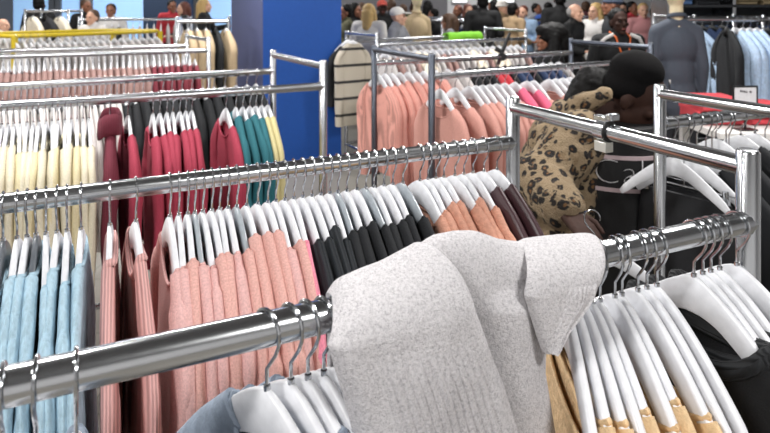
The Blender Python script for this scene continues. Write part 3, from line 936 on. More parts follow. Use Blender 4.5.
def person_meshes(kind):
    if kind in BODY_CACHE: return BODY_CACHE[kind]
    armk = {'stand': ('down', 'down'), 'browse': ('bent', 'bent'), 'reach': ('bent', 'reach')}[kind]
    body, top, leg = MB(), MB(), MB()
    head_shapes(body, (0, -0.02, 1.575))
    body.chain([(0, 0.015, 1.38), (0, -0.005, 1.52)], [0.062, 0.05])
    for c, r in (((0, 0.0, 1.30), (0.165, 0.1, 0.14)), ((0, 0.0, 1.12), (0.135, 0.088, 0.16)), ((0, 0.005, 0.94), (0.155, 0.1, 0.13))):
        body.ellip(c, r)
    for c, r in (((0, 0.0, 1.30), (0.19, 0.125, 0.155)), ((0, 0.0, 1.12), (0.17, 0.118, 0.2)), ((0, 0.005, 0.93), (0.19, 0.128, 0.17))):
        top.ellip(c, r)
    top.chain([(-0.15, 0.005, 1.40), (0.15, 0.005, 1.40)], [0.075, 0.075])
    top.chain([(0, 0.02, 1.42), (0, 0.0, 1.475)], [0.082, 0.07])
    for s, ak in zip((-1, 1), armk):
        p, tip = arm_pts(ak, s)
        body.chain(p, [0.05, 0.04, 0.027])
        hand(body, p[2], tip, (0, 0, 1) if ak != 'down' else (0, -1, 0), side=-s)
        top.chain(p, [0.072, 0.058, 0.045])
        lp = [(s * 0.09, 0.005, 0.9), (s * 0.1, -0.01, 0.5), (s * 0.105, 0.02, 0.1)]
        body.chain(lp, [0.085, 0.052, 0.036])
        body.chain([(s * 0.105, 0.03, 0.04), (s * 0.115, -0.14, 0.03)], [0.036, 0.028])
        leg.chain(lp, [0.105, 0.075, 0.062])
    leg.ellip((0, 0.005, 0.93), (0.175, 0.115, 0.12))
    shoe = MB()
    for s in (-1, 1):
        shoe.chain([(s * 0.105, 0.035, 0.05), (s * 0.117, -0.15, 0.042)], [0.05, 0.042])
    r = (baked(body, 'person', 0.0085, 4), baked(top, 'jacket', 0.013, 8), baked(leg, 'trousers', 0.014, 6), baked(shoe, 'shoes', 0.01, 4))
    BODY_CACHE[kind] = r
    return r
HAIR_CACHE = {}
def hair_mesh(kind):
    if kind in HAIR_CACHE: return HAIR_CACHE[kind]
    mb = MB()
    hc = Vector((0, -0.02, 1.575))
    if kind in ('short', 'grey_short'):
        mb.ellip(hc + Vector((0, 0.03, 0.05)), (0.084, 0.092, 0.085))
        mb.ellip(hc + Vector((0, 0.052, 0.0)), (0.076, 0.062, 0.08))
    elif kind == 'fringe':          # receding hair
        mb.ellip(hc + Vector((0, 0.055, 0.015)), (0.082, 0.062, 0.075))
    elif kind == 'long':
        mb.ellip(hc + Vector((0, 0.03, 0.05)), (0.09, 0.098, 0.088))
        mb.chain([hc + Vector((0, 0.075, 0.0)), hc + Vector((0, 0.085, -0.2))], [0.078, 0.07])
        for s in (-1, 1):
            mb.chain([hc + Vector((s * 0.073, 0.02, 0.02)), hc + Vector((s * 0.085, 0.02, -0.13)), hc + Vector((s * 0.08, -0.02, -0.24))], [0.034, 0.04, 0.03])
    elif kind == 'big':
        mb.ellip(hc + Vector((0, 0.035, 0.05)), (0.11, 0.125, 0.1))
        mb.ellip(hc + Vector((0, -0.03, 0.082)), (0.085, 0.07, 0.045))
        mb.chain([hc + Vector((0, 0.09, 0.0)), hc + Vector((0, 0.1, -0.2))], [0.1, 0.085])
        for s in (-1, 1):
            mb.chain([hc + Vector((s * 0.082, 0.01, 0.03)), hc + Vector((s * 0.1, 0.0, -0.12)), hc + Vector((s * 0.09, -0.02, -0.22))], [0.042, 0.05, 0.04])
    elif kind == 'bun':
        mb.ellip(hc + Vector((0, 0.03, 0.05)), (0.083, 0.092, 0.085))
        mb.ellip(hc + Vector((0, 0.1, 0.1)), (0.05, 0.05, 0.05))
    elif kind == 'cap':
        mb.ellip(hc + Vector((0, 0.02, 0.06)), (0.086, 0.1, 0.078))
        mb.ellip(hc + Vector((0, -0.115, 0.052)), (0.068, 0.07, 0.012))
    elif kind == 'beanie':
        mb.ellip(hc + Vector((0, 0.02, 0.065)), (0.09, 0.104, 0.095))
        mb.tube([hc + Vector((0.088 * cos(a), 0.02 + 0.103 * sin(a), 0.04)) for a in [2 * pi * i / 20 for i in range(20)]], 0.017, 8, closed=True)
    def tuft(co):
        return 0.005 * mnoise.noise(co * 45)
    me = baked(mb, 'hair', 0.009, 3, disp=tuft if kind not in ('cap',) else None)
    HAIR_CACHE[kind] = me
    return me
CLOTH = {}
def cl(name, col):
    return mat('coat_' + name, col, 0.85, kind='cloth')
def person(loc, face, height, kind, hair, hairm, skin, topm, legm, label, top_name='jacket', group=None, hair_name='hair'):
    b, t, l, s = person_meshes(kind)
    o = obj('person', b, SKIN[skin])
    tag(o, label, 'person', group)
    k = height / 1.69
    o.location = loc
    o.rotation_euler = (0, 0, face)
    o.scale = (k, k, k)
    obj(top_name, t, topm, o)
    obj('trousers', l, legm, o)
    obj('shoes', s, RUBBER, o)
    if hair:
        obj(hair_name, hair_mesh(hair), hairm, o)
    for e in (-1, 1):
        obj('eye', EYE_ME, EYEM, o).location = (e * 0.031, -0.102, 1.581)
    obj('mouth', MOUTH_ME, LIPM, o).location = (0, -0.1135, 1.513)
    return o
EYE_ME = MB().ellip((0, 0, 0), (0.013, 0.007, 0.007), 10, 6).mesh('eye')
MOUTH_ME = MB().ellip((0, 0, 0), (0.023, 0.006, 0.008), 12, 6).mesh('mouth')
def at_head(px, py, Y):
    """stand a person so that the head centre is seen there: position and height"""
    p = U(px, py, Y)
    return (p.x, p.y, 0), p.z / 1.575 * 1.69
K_, B_ = cl('black', '#0d0e10'), cl('charcoal', '#25272c')
W_, CR_ = cl('white', '#d8d5d2'), cl('cream', '#cfc2a8')
NV_, BL_ = cl('navy', '#1f2b47'), cl('blue', '#2c4f9a')
GR_, RD_ = cl('grey', '#7e8087'), cl('red', '#b3303a')
TN_, OL_ = cl('tan', '#a98f6e'), cl('olive', '#5c5b41')
PK_, BG_ = cl('pink', '#c98d8f'), cl('light_blue', '#8fa9c6')
HM = HAIRM
crowd = [
 # px, py, Y, facing deg (0 = to the camera, 90 = to the right), pose, hair, hair material, skin, top, legs, label, top name
 (93, 18, 7.6, -15, 'browse', 'short', HM['brown'], 'fair', W_, K_, 'person with short brown hair in a white jacket behind the yellow rail', 'jacket'),
 (39, 5, 10.2, 180, 'stand', 'short', HM['black'], 'dark', K_, K_, 'person in black seen from behind at the far left windows', 'jacket'),
 (86, 7, 10.0, 60, 'browse', 'short', HM['brown'], 'brown', K_, K_, 'person in a black jacket just behind the brown-haired one in white', 'jacket'),
 (111, 11, 9.4, 10, 'stand', 'short', HM['black'], 'brown', W_, K_, 'person with dark hair and a white top right of the lit windows', 'shirt'),
 (2, 26, 8.6, 90, 'browse', None, None, 'fair', W_, B_, 'person in white clothing cut off by the left edge', 'jacket'),
 (172, 7, 11.6, 40, 'stand', 'short', HM['black'], 'brown', RD_, K_, 'person in a red top far back left of the blue column', 'shirt'),
 (184, 9, 11.2, -60, 'browse', 'long', HM['auburn'], 'fair', K_, K_, 'person with auburn hair far back left of the blue column', 'jacket'),
 (204, 6, 10.6, 100, 'reach', 'long', HM['blond'], 'fair', K_, K_, 'blond person in black beside the blue column on its left', 'jacket'),
 (346, 13, 8.6, -70, 'stand', 'short', HM['black'], 'brown', OL_, K_, 'person in olive right beside the blue column', 'jacket'),
 (355, 11, 9.6, 60, 'stand', 'long', HM['black'], 'brown', K_, K_, 'person with long black hair in black, second right of the blue column', 'jacket'),
 (369, 13, 8.3, 160, 'browse', 'long', HM['blond'], 'fair', W_, K_, 'blond person in a white jacket seen from behind', 'jacket'),
 (382, 8, 9.8, 10, 'stand', 'cap', cl('cap_red', '#b64a3f'), 'dark', K_, K_, 'person in black wearing a reddish cap', 'jacket'),
 (391, 7, 10.6, 200, 'stand', 'short', HM['brown'], 'brown', B_, K_, 'brown-haired person in charcoal far behind the white cap', 'jacket'),
 (397, 17, 7.6, 75, 'reach', 'cap', cl('cap_white', '#dedbd6'), 'fair', GR_, K_, 'person with a white cap and grey jacket beside the tan mannequin', 'jacket'),
 (434, 15, 9.8, -120, 'reach', 'short', HM['black'], 'brown', K_, K_, 'person in black reaching, just right of the tan mannequin', 'jacket'),
 (449, 22, 8.8, -90, 'browse', 'big', HM['brown'], 'brown', GR_, K_, 'person with a bushy brown head of hair bending over the green garment', 'jacket'),
 (468, 11, 9.6, 15, 'stand', 'long', HM['auburn'], 'fair', K_, K_, 'person with long auburn hair in black facing forward', 'jacket'),
 (483, 3, 8.8, 170, 'browse', 'short', HM['black'], 'dark', K_, K_, 'tall person in black seen from behind above the far rack', 'jacket'),
 (502, 8, 10.2, 50, 'stand', 'beanie', cl('hat_white', '#d6d2cc'), 'fair', TN_, K_, 'person wearing a white knitted hat and tan coat', 'coat'),
 (513, 11, 9.2, 120, 'browse', 'short', HM['black'], 'brown', TN_, K_, 'dark-haired person in a tan coat bending behind the far rack post', 'coat'),
 (523, 13, 10.0, -30, 'browse', 'short', HM['auburn'], 'fair', BG_, NV_, 'person with auburn hair in a pale blue top behind the far rack', 'shirt'),
 (548, 9, 10.6, 180, 'stand', 'short', HM['black'], 'dark', BL_, K_, 'person in bright blue seen from behind far back', 'jacket'),
 (560, 0, 9.4, 170, 'stand', 'short', HM['black'], 'dark', K_, K_, 'tall person in black left of the grey-haired man', 'jacket'),
 (574, 13, 7.8, 50, 'browse', 'fringe', HM['grey'], 'fair', K_, K_, 'grey-haired person with glasses-height stare in a black jacket', 'jacket'),
 (596, 12, 8.6, -60, 'browse', 'long', HM['blond'], 'fair', W_, K_, 'blond person in a white jacket left of the lanyard wearer', 'jacket'),
 (613, 5, 7.2, -100, 'stand', 'beanie', cl('hat_slate', '#4b5468'), 'brown', B_, K_, 'person wearing a slate blue hat directly behind the lanyard wearer', 'jacket'),
 (632, 9, 10.2, 30, 'stand', 'short', HM['black'], 'brown', RD_, K_, 'person in red right of the lanyard wearer', 'shirt'),
 (643, 11, 9.8, -10, 'stand', 'short', HM['blond'], 'fair', PK_, K_, 'blond person in pale pink left of the grey blazer', 'shirt'),
 (716, 9, 8.6, 170, 'browse', 'fringe', HM['grey'], 'brown', B_, K_, 'person in charcoal seen from behind at the denim shelves', 'jacket'),
 (734, 12, 8.2, 150, 'browse', 'short', HM['brown'], 'fair', CR_, K_, 'person with brown hair in cream near the pale blue shirts', 'jacket'),
]
FOOT += [[Vector(q) for q in f] for f in (((0.95, 10.0), (4.1, 11.0), (3.85, 11.6), (0.7, 10.6)), ((-4.75, 9.3), (-3.2, 9.9), (-3.45, 10.5), (-5.0, 9.9)), ((-5.4, 9.0), (-4.78, 9.05), (-4.83, 9.55), (-5.45, 9.5)), ((-2.15, 6.2), (-1.64, 6.3), (-1.74, 6.7), (-2.25, 6.6)), ((3.25, 6.3), (4.0, 6.35), (3.95, 6.8), (3.2, 6.75)), ((2.5, 5.2), (3.7, 5.05), (3.76, 5.55), (2.56, 5.7)))]
TAKEN = [(U(548, 39, 5.1), 0.34), (U(618, 22, 5.3), 0.34), (U(676, 40, 4.75), 0.36), (U(417, 40, 8.6), 0.36)]
def seg_dist(p, a, b):
    d = b - a
    k = max(0, min(1, (p - a).dot(d) / d.dot(d)))
    return (p - a - d * k).length
def clear_depth(px, Y):
    """nearest depth on the same sight line where a person stands clear of racks and of other people"""
    for sg in (1, -1):
        for k in range(40 if sg > 0 else 14):
            y = Y + sg * 0.1 * k
            if y > 12.9: continue
            p3 = U(px, 10, y); p = Vector((p3.x, p3.y))
            ok = all((Vector((t.x, t.y)) - p).length > r + 0.27 for t, r in TAKEN)
            for f in FOOT + [[Vector((x, y2)) for x, y2 in ((3.3, 7.05), (5.7, 7.05), (5.7, 7.6), (3.3, 7.6))], [Vector((x, y2)) for x, y2 in ((-4.06, 6.5), (-3.0, 8.18), (-3.85, 8.57), (-4.9, 7.2))]]:
                inside = all(((f[(i + 1) % 4] - f[i]).x * (p - f[i]).y - (f[(i + 1) % 4] - f[i]).y * (p - f[i]).x) > 0 for i in range(4))
                if inside or min(seg_dist(p, f[i], f[(i + 1) % 4]) for i in range(4)) < 0.36: ok = False
            if ok:
                TAKEN.append((p3, 0.28))
                return y
    return Y
fill = random.Random(21)
_tops = [('black', K_), ('charcoal', B_), ('navy', NV_), ('black', K_), ('olive', OL_), ('grey', GR_), ('maroon', cl('maroon', '#4a1f28'))]
_place = ['right of the blue column', 'behind the white cap', 'left of the lit panels', 'under the narrower light box', 'under the wider light box', 'right of the lit panels', 'behind the grey-haired person', 'left of the lanyard wearer', 'beside the pale pink top', 'left of the grey blazer', 'above the green top', 'behind the tan mannequin']
for i, px in enumerate((361, 403, 428, 458, 494, 536, 586, 604, 624, 655, 474, 415)):
    cn, cm = _tops[i % len(_tops)]
    hn = fill.choice(['black', 'brown', 'black', 'auburn'])
    crowd.append((px, fill.uniform(6, 15), fill.uniform(11.0, 12.3), fill.uniform(-160, 160), fill.choice(['stand', 'browse']), fill.choice(['short', 'long', 'short']), HM[hn], fill.choice(['brown', 'fair', 'dark']), cm, K_,
                  'far person in %s with %s hair, %s' % (cn, hn, _place[i]), 'jacket'))
crowd.sort(key=lambda c: c[2])       # nearest first, so that they keep their places
for (px, py, Y, fa, kd, hr, hm, sk, tp, lg, lb, tn) in crowd:
    Y = clear_depth(px, Y)
    loc, h = at_head(px, py, Y)
    person(loc, radians(fa), h, kd, hr, hm, sk, tp, lg, lb.replace(' with glasses-height stare', ''), tn, hair_name='cap' if hr == 'cap' else 'knitted_hat' if hr == 'beanie' else 'hair')
# the two nearer people behind the pink rack
loc, h = at_head(548, 39, 5.1)
bw = person(loc, radians(-80), h, 'browse', 'big', HM['black'], 'brown', K_, K_, 'person with thick black hair facing left behind the pink rack', 'jacket')
for ch in bw.children:
    if ch.name.startswith('hair'):
        ch.scale = (1.22, 1.3, 1.2); ch.location = (0, 0.03, 1.575 * (1 - 1.2) - 0.01)
loc, h = at_head(618, 22, 5.3)
lp = person(loc, radians(5), h, 'browse', 'short', HM['black'], 'dark', K_, K_, 'person in black with an orange lanyard behind the pink rack', 'jacket')
ORNG = mat('lanyard_orange', '#d8641f', 0.6)
MB().tube([(-0.075, 0.02, 1.485), (-0.07, -0.1, 1.44), (-0.035, -0.138, 1.3), (0, -0.142, 1.14), (0.035, -0.138, 1.3), (0.07, -0.1, 1.44), (0.075, 0.02, 1.485)], 0.009, 8, flat=0.6).build('lanyard', ORNG, lp)
for s in (-1, 1):
    MB().tube([(s * 0.08, -0.075, 1.465), (s * 0.16, -0.085, 1.43), (s * 0.215, -0.05, 1.36)], 0.016, 8, flat=0.5).build('white_trim', W_, lp)

# ------------------------------------------------------------------ the person in the leopard coat
def leopard_person():
    O = Vector((0.62, 2.05, 0))
    phi = radians(62)
    R3 = Matrix.Rotation(phi, 3, 'Z')
    def L(p):                       # local (facing -Y) -> offset from O
        return R3 @ Vector(p)
    hd = U(634, 97, 1.98) - O
    hrot = R3 @ Matrix.Rotation(radians(24), 3, 'X')
    rs, re, rw = Vector((0.60, 1.88, 1.25)) - O, Vector((0.48, 1.84, 1.09)) - O, Vector((0.50, 1.66, 1.062)) - O
    rt = Vector((0.53, 1.555, 1.035)) - O
    ls, le, lw = Vector((0.75, 2.15, 1.25)) - O, Vector((0.80, 2.2, 1.0)) - O, Vector((0.84, 2.08, 0.8)) - O
    lt = Vector((0.86, 2.0, 0.68)) - O
    b = MB()
    head_shapes(b, hd, hrot)
    b.chain([L((0, -0.07, 1.27)), hd + hrot @ Vector((0, 0.02, -0.06))], [0.058, 0.05])
    for c, r in (((0, -0.04, 1.16), (0.15, 0.1, 0.13)), ((0, 0.0, 1.0), (0.13, 0.09, 0.15)), ((0, 0.03, 0.84), (0.155, 0.11, 0.13))):
        b.ellip(L(c), r, rot=R3)
    b.chain([rs, re, rw], [0.048, 0.04, 0.027]); hand(b, rw, rt, (0, 0, 1), curl=0.55, side=-1)
    b.chain([ls, le, lw], [0.048, 0.04, 0.027]); hand(b, lw, lt, (0, 0, 1), curl=0.55, side=1)
    for s in (-1, 1):
        lpt = [L((s * 0.09, 0.03, 0.82)), L((s * 0.1, -0.01, 0.46)), L((s * 0.105, 0.04, 0.19))]
        b.chain(lpt, [0.085, 0.052, 0.036]); b.chain([L((s * 0.105, 0.05, 0.145)), L((s * 0.115, -0.12, 0.137))], [0.036, 0.028])
    o = obj('person', baked(b, 'person', 0.006, 4), SKIN['dark'])
    kk = 1.12
    o.location = Vector((0, 0, EYE)) + (O - Vector((0, 0, EYE))) * kk
    o.scale = (kk,) * 3
    tag(o, 'person in a leopard-print coat and black cap leaning over the clothes racks', 'person')
    face_parts(o, hd, hrot)
    # fur coat
    c = MB()
    for cc, r in (((0, 0.01, 1.14), (0.195, 0.12, 0.15)), ((0, 0.055, 1.0), (0.2, 0.125, 0.2)), ((0, 0.07, 0.8), (0.22, 0.14, 0.24)), ((0, 0.07, 0.62), (0.24, 0.15, 0.22))):
        c.ellip(L(cc), r, rot=R3)
    c.chain([rs + Vector((0.01, 0, -0.035)), re, rw + (re - rw) * 0.12], [0.092, 0.088, 0.066], 14)
    c.chain([ls, le, lw + (le - lw) * 0.12], [0.09, 0.085, 0.066], 14)
    for s in (-1, 1):               # open fronts
        c.chain([L((s * 0.14, -0.085, 1.22)), L((s * 0.165, -0.075, 0.95)), L((s * 0.18, -0.05, 0.55))], [0.048, 0.05, 0.055])
    LEO = mat('leopard_fur', '#8f7c62', 0.95, kind='leopard', col2='#968368', bump=0.9, scale=1.3)
    fur = lambda co: 0.010 * mnoise.noise(co * 16) + 0.005 * mnoise.noise(co * 55)
    obj('fur_coat', baked(c, 'fur_coat', 0.009, 6, disp=fur), LEO, o)
    k = MB()
    nk = L((0, -0.06, 1.215))
    k.tube([nk + L((0.1 * cos(a), 0.0 + 0.075 * sin(a), 0.03 + 0.022 * sin(a))) for a in [radians(-35 + 250 * i / 16) for i in range(17)]], [0.026 + 0.014 * sin(pi * i / 16) for i in range(17)], 12)
    k.chain([U(568, 112, 1.99) - O, U(588, 103, 1.93) - O, U(605, 95, 1.91) - O], [0.036, 0.034, 0.026])
    obj('fur_collar', baked(k, 'fur_collar', 0.007, 4, disp=fur), LEO, o)
    # hair gathered behind the head, and the cap
    h = MB()
    hp = U(592, 84, 2.06) - O
    h.ellip(hp, (0.065, 0.06, 0.062), rot=Matrix.Rotation(radians(-35), 3, 'Y'))
    h.caps(hp + Vector((-0.03, 0, -0.02)), hp + Vector((-0.075, 0.0, -0.075)), 0.05, 0.03)
    h.caps(hp, hd + Vector((-0.03, 0.03, -0.01)), 0.05, 0.06)
    obj('hair', baked(h, 'hair', 0.007, 3, disp=lambda co: 0.006 * mnoise.noise(co * 60)), HAIRM['black'], o)
    cp = MB()
    crot = hrot
    cr2 = R3 @ Matrix.Rotation(radians(8), 3, 'X')
    cp.ellip(hd + cr2 @ Vector((0, 0.005, 0.085)), (0.084, 0.088, 0.072), 22, 14, cr2)
    cp.ellip(hd + cr2 @ Vector((0, 0.018, 0.035)), (0.085, 0.089, 0.064), 22, 14, cr2)
    co_ = obj('cap', baked(cp, 'cap', 0.007, 8), mat('cap_black_knit', '#0a090a', 0.9, kind='cloth', bump=0.4, spec=0.15), o)
    # black top under the coat, elliptical so that its print can follow it
    cen = Vector((0.742, 1.955, 0)) - O
    ra, rb = 0.15, 0.145
    def surf(a, z, e=0.0):
        f = 1 - 0.25 * max(0, (z - 1.16) / 0.14) ** 2
        return Vector((cen.x + (ra * f + e) * cos(a), cen.y + (rb * f + e) * sin(a), z))
    t = MB()
    t.rings([[surf(2 * pi * j / 48, z) for j in range(48)] for z in [0.55 + 0.05 * i for i in range(15)]])
    TOPM = mat('black_sports_top', '#0e0e10', 0.75, kind='cloth')
    tp = t.build('sweatshirt', TOPM, o, ang=60)
    PR = mat('white_print', '#c9c6c8', 0.6)
    aL = radians(215)
    def band(zl, hh, a0, a1, m, nm):
        bb = MB(); N = 26
        vs = []
        for e in (0.001, 0.004):
            for zz in (-hh, hh):
                for i in range(N + 1):
                    a = a0 + (a1 - a0) * i / N
                    vs.append(surf(a, zl + zz - 0.02 * ((a - a0) / (a1 - a0) - 0.3) ** 2, e))
        fs = []
        q = N + 1
        for i in range(N):
            fs += [(i, i + 1, q + i + 1, q + i), (2 * q + i, 3 * q + i, 3 * q + i + 1, 2 * q + i + 1), (i, 2 * q + i, 2 * q + i + 1, i + 1), (q + i, q + i + 1, 3 * q + i + 1, 3 * q + i)]
        fs += [(0, q, 3 * q, 2 * q), (N, 2 * q + N, 3 * q + N, q + N)]
        bb.add(vs, fs)
        bb.build(nm, m, tp)
    zt_, zb_ = U(622, 157, 1.83).z, U(612, 188, 1.83).z
    band(zt_ + 0.002, 0.006, radians(195), radians(330), mat('print_pale_pink', '#b9a5a8', 0.7), 'upper_stripe')
    band(zb_ - 0.002, 0.006, radians(195), radians(330), mat('print_pale_pink', '#b9a5a8', 0.7), 'lower_stripe')
    for word, wx in (('Calvin', 0.0), ('Klein', 0.33)):
        fc = bpy.data.curves.new('print_text', 'FONT')
        fc.body = word
        fc.size = 0.112
        fc.offset = -0.004
        fc.resolution_u = 4
        fo = bpy.data.objects.new('tmp_text', fc); C.objects.link(fo)
        dg = bpy.context.evaluated_depsgraph_get()
        me = bpy.data.meshes.new_from_object(fo.evaluated_get(dg))
        bpy.data.objects.remove(fo)
        bm = bmesh.new(); bm.from_mesh(me)
        bmesh.ops.triangulate(bm, faces=bm.faces)
        bmesh.ops.subdivide_edges(bm, edges=[e for e in bm.edges if e.calc_length() > 0.015], cuts=2)
        g = bmesh.ops.extrude_face_region(bm, geom=bm.faces[:])
        for v in g['geom']:
            if isinstance(v, bmesh.types.BMVert): v.co.z += 0.003
        a0 = radians(227)
        for v in bm.verts:
            a = a0 + (v.co.x + wx) * 1.06 / ra
            if a > radians(480): a = radians(480)
            v.co = surf(a, zb_ + 0.016 + v.co.y, 0.001 + v.co.z)
        bmesh.ops.recalc_face_normals(bm, faces=bm.faces)
        bm.to_mesh(me); bm.free()
        me.materials.clear()
        obj('lettering', me, PR, tp)
    tr = MB()
    for s in (-1, 1):
        tr.chain([L((s * 0.09, 0.03, 0.82)), L((s * 0.1, -0.01, 0.46)), L((s * 0.105, 0.04, 0.2))], [0.11, 0.075, 0.062])
    obj('trousers', baked(tr, 'trousers', 0.012, 5), K_, o)
    sh = MB()
    for s in (-1, 1):
        sh.chain([L((s * 0.105, 0.05, 0.155)), L((s * 0.117, -0.13, 0.147))], [0.05, 0.042])
    obj('shoes', baked(sh, 'shoes', 0.01, 4), RUBBER, o)
leopard_person()

# ------------------------------------------------------------------ mannequins
CREAMM = mat('mannequin_cream', '#d9c9a6', 0.45)
def mannequin(loc, rz, k, coat_m, label, sleeves=True):
    root = empty('mannequin', loc, rz)
    root.scale = (k * 0.88, k, k)
    tag(root, label, 'mannequin')
    b = MB()
    b.ellip((0, 0, 1.66), (0.078, 0.098, 0.125), 22, 16)
    b.ellip((0, -0.02, 1.61), (0.06, 0.075, 0.085), 20, 12)
    b.chain([(0, 0.01, 1.36), (0, 0.005, 1.56)], [0.062, 0.052])
    b.ellip((0, 0, 1.22), (0.135, 0.085, 0.18)); b.ellip((0, 0, 1.04), (0.115, 0.08, 0.2)); b.ellip((0, 0, 0.9), (0.125, 0.085, 0.12))
    for s in (-1, 1):
        ap = [(s * 0.16, 0, 1.36), (s * 0.195, 0.02, 1.1), (s * 0.2, -0.03, 0.86)]
        b.chain(ap, [0.05, 0.042, 0.028]); hand(b, ap[2], (s * 0.2, -0.05, 0.7), (0, -1, 0), side=-s, curl=0.2)
        b.chain([(s * 0.085, 0, 0.9), (s * 0.095, 0, 0.5), (s * 0.1, 0.01, 0.1)], [0.08, 0.055, 0.04])
        b.chain([(s * 0.1, 0.02, 0.06), (s * 0.11, -0.12, 0.05)], [0.036, 0.028])
    obj('body', baked(b, 'body', 0.009, 5), CREAMM, root)
    c = MB()
    for cc, r in (((0, 0, 1.25), (0.172, 0.125, 0.17)), ((0, 0, 1.05), (0.145, 0.115, 0.22)), ((0, 0, 0.86), (0.172, 0.135, 0.2))):
        c.ellip(cc, r)
    for s in (-1, 1):
        c.chain([(0, 0.01, 1.425), (s * 0.15, 0.0, 1.355)], [0.062, 0.062])
        c.chain([(s * 0.155, 0, 1.35), (s * 0.2, 0.02, 1.1), (s * 0.205, -0.03, 0.88)], [0.066, 0.056, 0.048])
    ja = obj('blazer' if 'blazer' in label else 'coat', baked(c, 'jacket', 0.011, 7), coat_m, root)
    MB().tube([(0.068 * cos(a), 0.012 + 0.066 * sin(a), 1.475 + 0.015 * sin(a)) for a in [2 * pi * i / 20 for i in range(20)]], 0.016, 8, closed=True, flat=0.6).build('collar', coat_m, ja)
    if 'blazer' in label:
        MB().box((0.10, 0.142, 1.0), (0.012, 0.004, 0.03)).build('price_tag', W_, root)
        MB().box((0.105, 0.146, 0.94), (0.006, 0.012, 0.12)).build('back_vent', K_, root)
    t = MB()
    for s in (-1, 1):
        t.chain([(s * 0.085, 0, 0.88), (s * 0.095, 0, 0.5), (s * 0.1, 0.01, 0.14)], [0.1, 0.075, 0.06])
    obj('trousers', baked(t, 'trousers', 0.012, 5), B_, root)
    MB().cyl((0, 0, 0.0), (0, 0, 0.018), 0.2, 32).build('base_plate', STEEL, root)
    MB().cyl((0.0, 0.06, 0.0), (0.0, 0.06, 0.5), 0.012, 10).build('support_rod', STEEL, root)
    return root
p = U(676, 40, 4.75)
mannequin((p.x, 4.75, 0), radians(172), 1.06, cl('slate_wool', '#444a55'), 'faceless cream mannequin in a slate grey blazer seen from behind')
p = U(417, 40, 8.6)
mannequin((p.x, 8.6, 0), radians(20), 1.07, cl('camel', '#bfa987'), 'cream mannequin in a pale tan coat above the far rack')


# ------------------------------------------------------------------ striped sweater on the far rack's end bar
style('stripe', 'sweater', 'greige sweater with dark stripes', 'sweater', mat('striped_knit', '#b3ab9c', 0.9, kind='stripe', col2='#2c2b2c', bump=0.4), variants=1, nw=0.06, W=0.15, L=0.86, SL=0.72, T=0.07, rb=0.035, ra=0.055, front=0.05, flare=0.12)
endbar = Rail((-0.42, 6.5), (-0.08, 5.9), HT - 0.028, 'end bar of the far rack')
h = hanger(endbar, 353, 'white', yaw=6)
h['label'] = 'white hanger carrying the striped sweater beside the blue column'
garment(None, 'stripe', h, label='greige sweater with thin dark stripes hanging beside the blue column', group='garments on the end bar of the far rack')
h2 = hanger(endbar, 348, 'white', yaw=-4)
h2['label'] = 'white hanger half hidden behind the striped sweater'
garment(None, 'dark', h2, label='black jacket hanging just behind the striped sweater', group='garments on the end bar of the far rack', dz=-0.02)

# lime green garment laid over the far rack
def green_garment():
    p0, p1 = D2.at(446), D2.at(479)
    vs = []; nc, nr = 22, 14
    d = (p1 - p0); L = d.length; d.normalize()
    nn = Vector((D2.n.x, D2.n.y, 0))
    for j in range(nr + 1):
        a = pi * 1.0 * (j / nr)
        for i in range(nc + 1):
            u = i / nc
            r = 0.036 + 0.014 * mnoise.noise(Vector((u * 6, j * 0.3, 2.0)))
            drop = 0.05 * max(0, abs(j / nr - 0.5) * 2 - 0.6) / 0.4
            p = p0 + d * (L * u) + nn * (r * cos(a) * 1.3)
            vs.append((p.x, p.y, p.z + r * sin(a) - drop * (1 + 0.4 * sin(9 * u))))
    fs = [(j * (nc + 1) + i, j * (nc + 1) + i + 1, (j + 1) * (nc + 1) + i + 1, (j + 1) * (nc + 1) + i) for j in range(nr) for i in range(nc)]
    o = MB().add(vs, fs).build('folded_shirt', mat('lime_green_cloth', '#86d437', 0.8, kind='cloth'), ang=180)
    so = o.modifiers.new('thickness', 'SOLIDIFY'); so.thickness = 0.018; so.offset = 1
    tag(o, 'lime green top laid over a rail of the far rack', 'top')
green_garment()

# slim black pole clip standing up from the pink rack's rear rail
q = C2.at(502)
pc = empty('clip_pole', q)
tag(pc, 'slim black clip pole sticking up from the pink rack rail', 'pole')
MB().tube([(-0.03, 0, -0.06), (0.0, 0, 0.03), (0.06, 0, 0.18)], [0.014, 0.016, 0.011], 10).build('pole', BLACKP, pc)
MB().tube([(0.0, -0.028, 0), (0.0, 0.028, 0)], 0.03, 14).build('rail_clip', BLACKP, pc)
MB().box((-0.02, 0, 0.045), (0.07, 0.02, 0.035), Matrix.Rotation(0.5, 3, 'Y')).build('grip', BLACKP, pc, bevel=0.006)

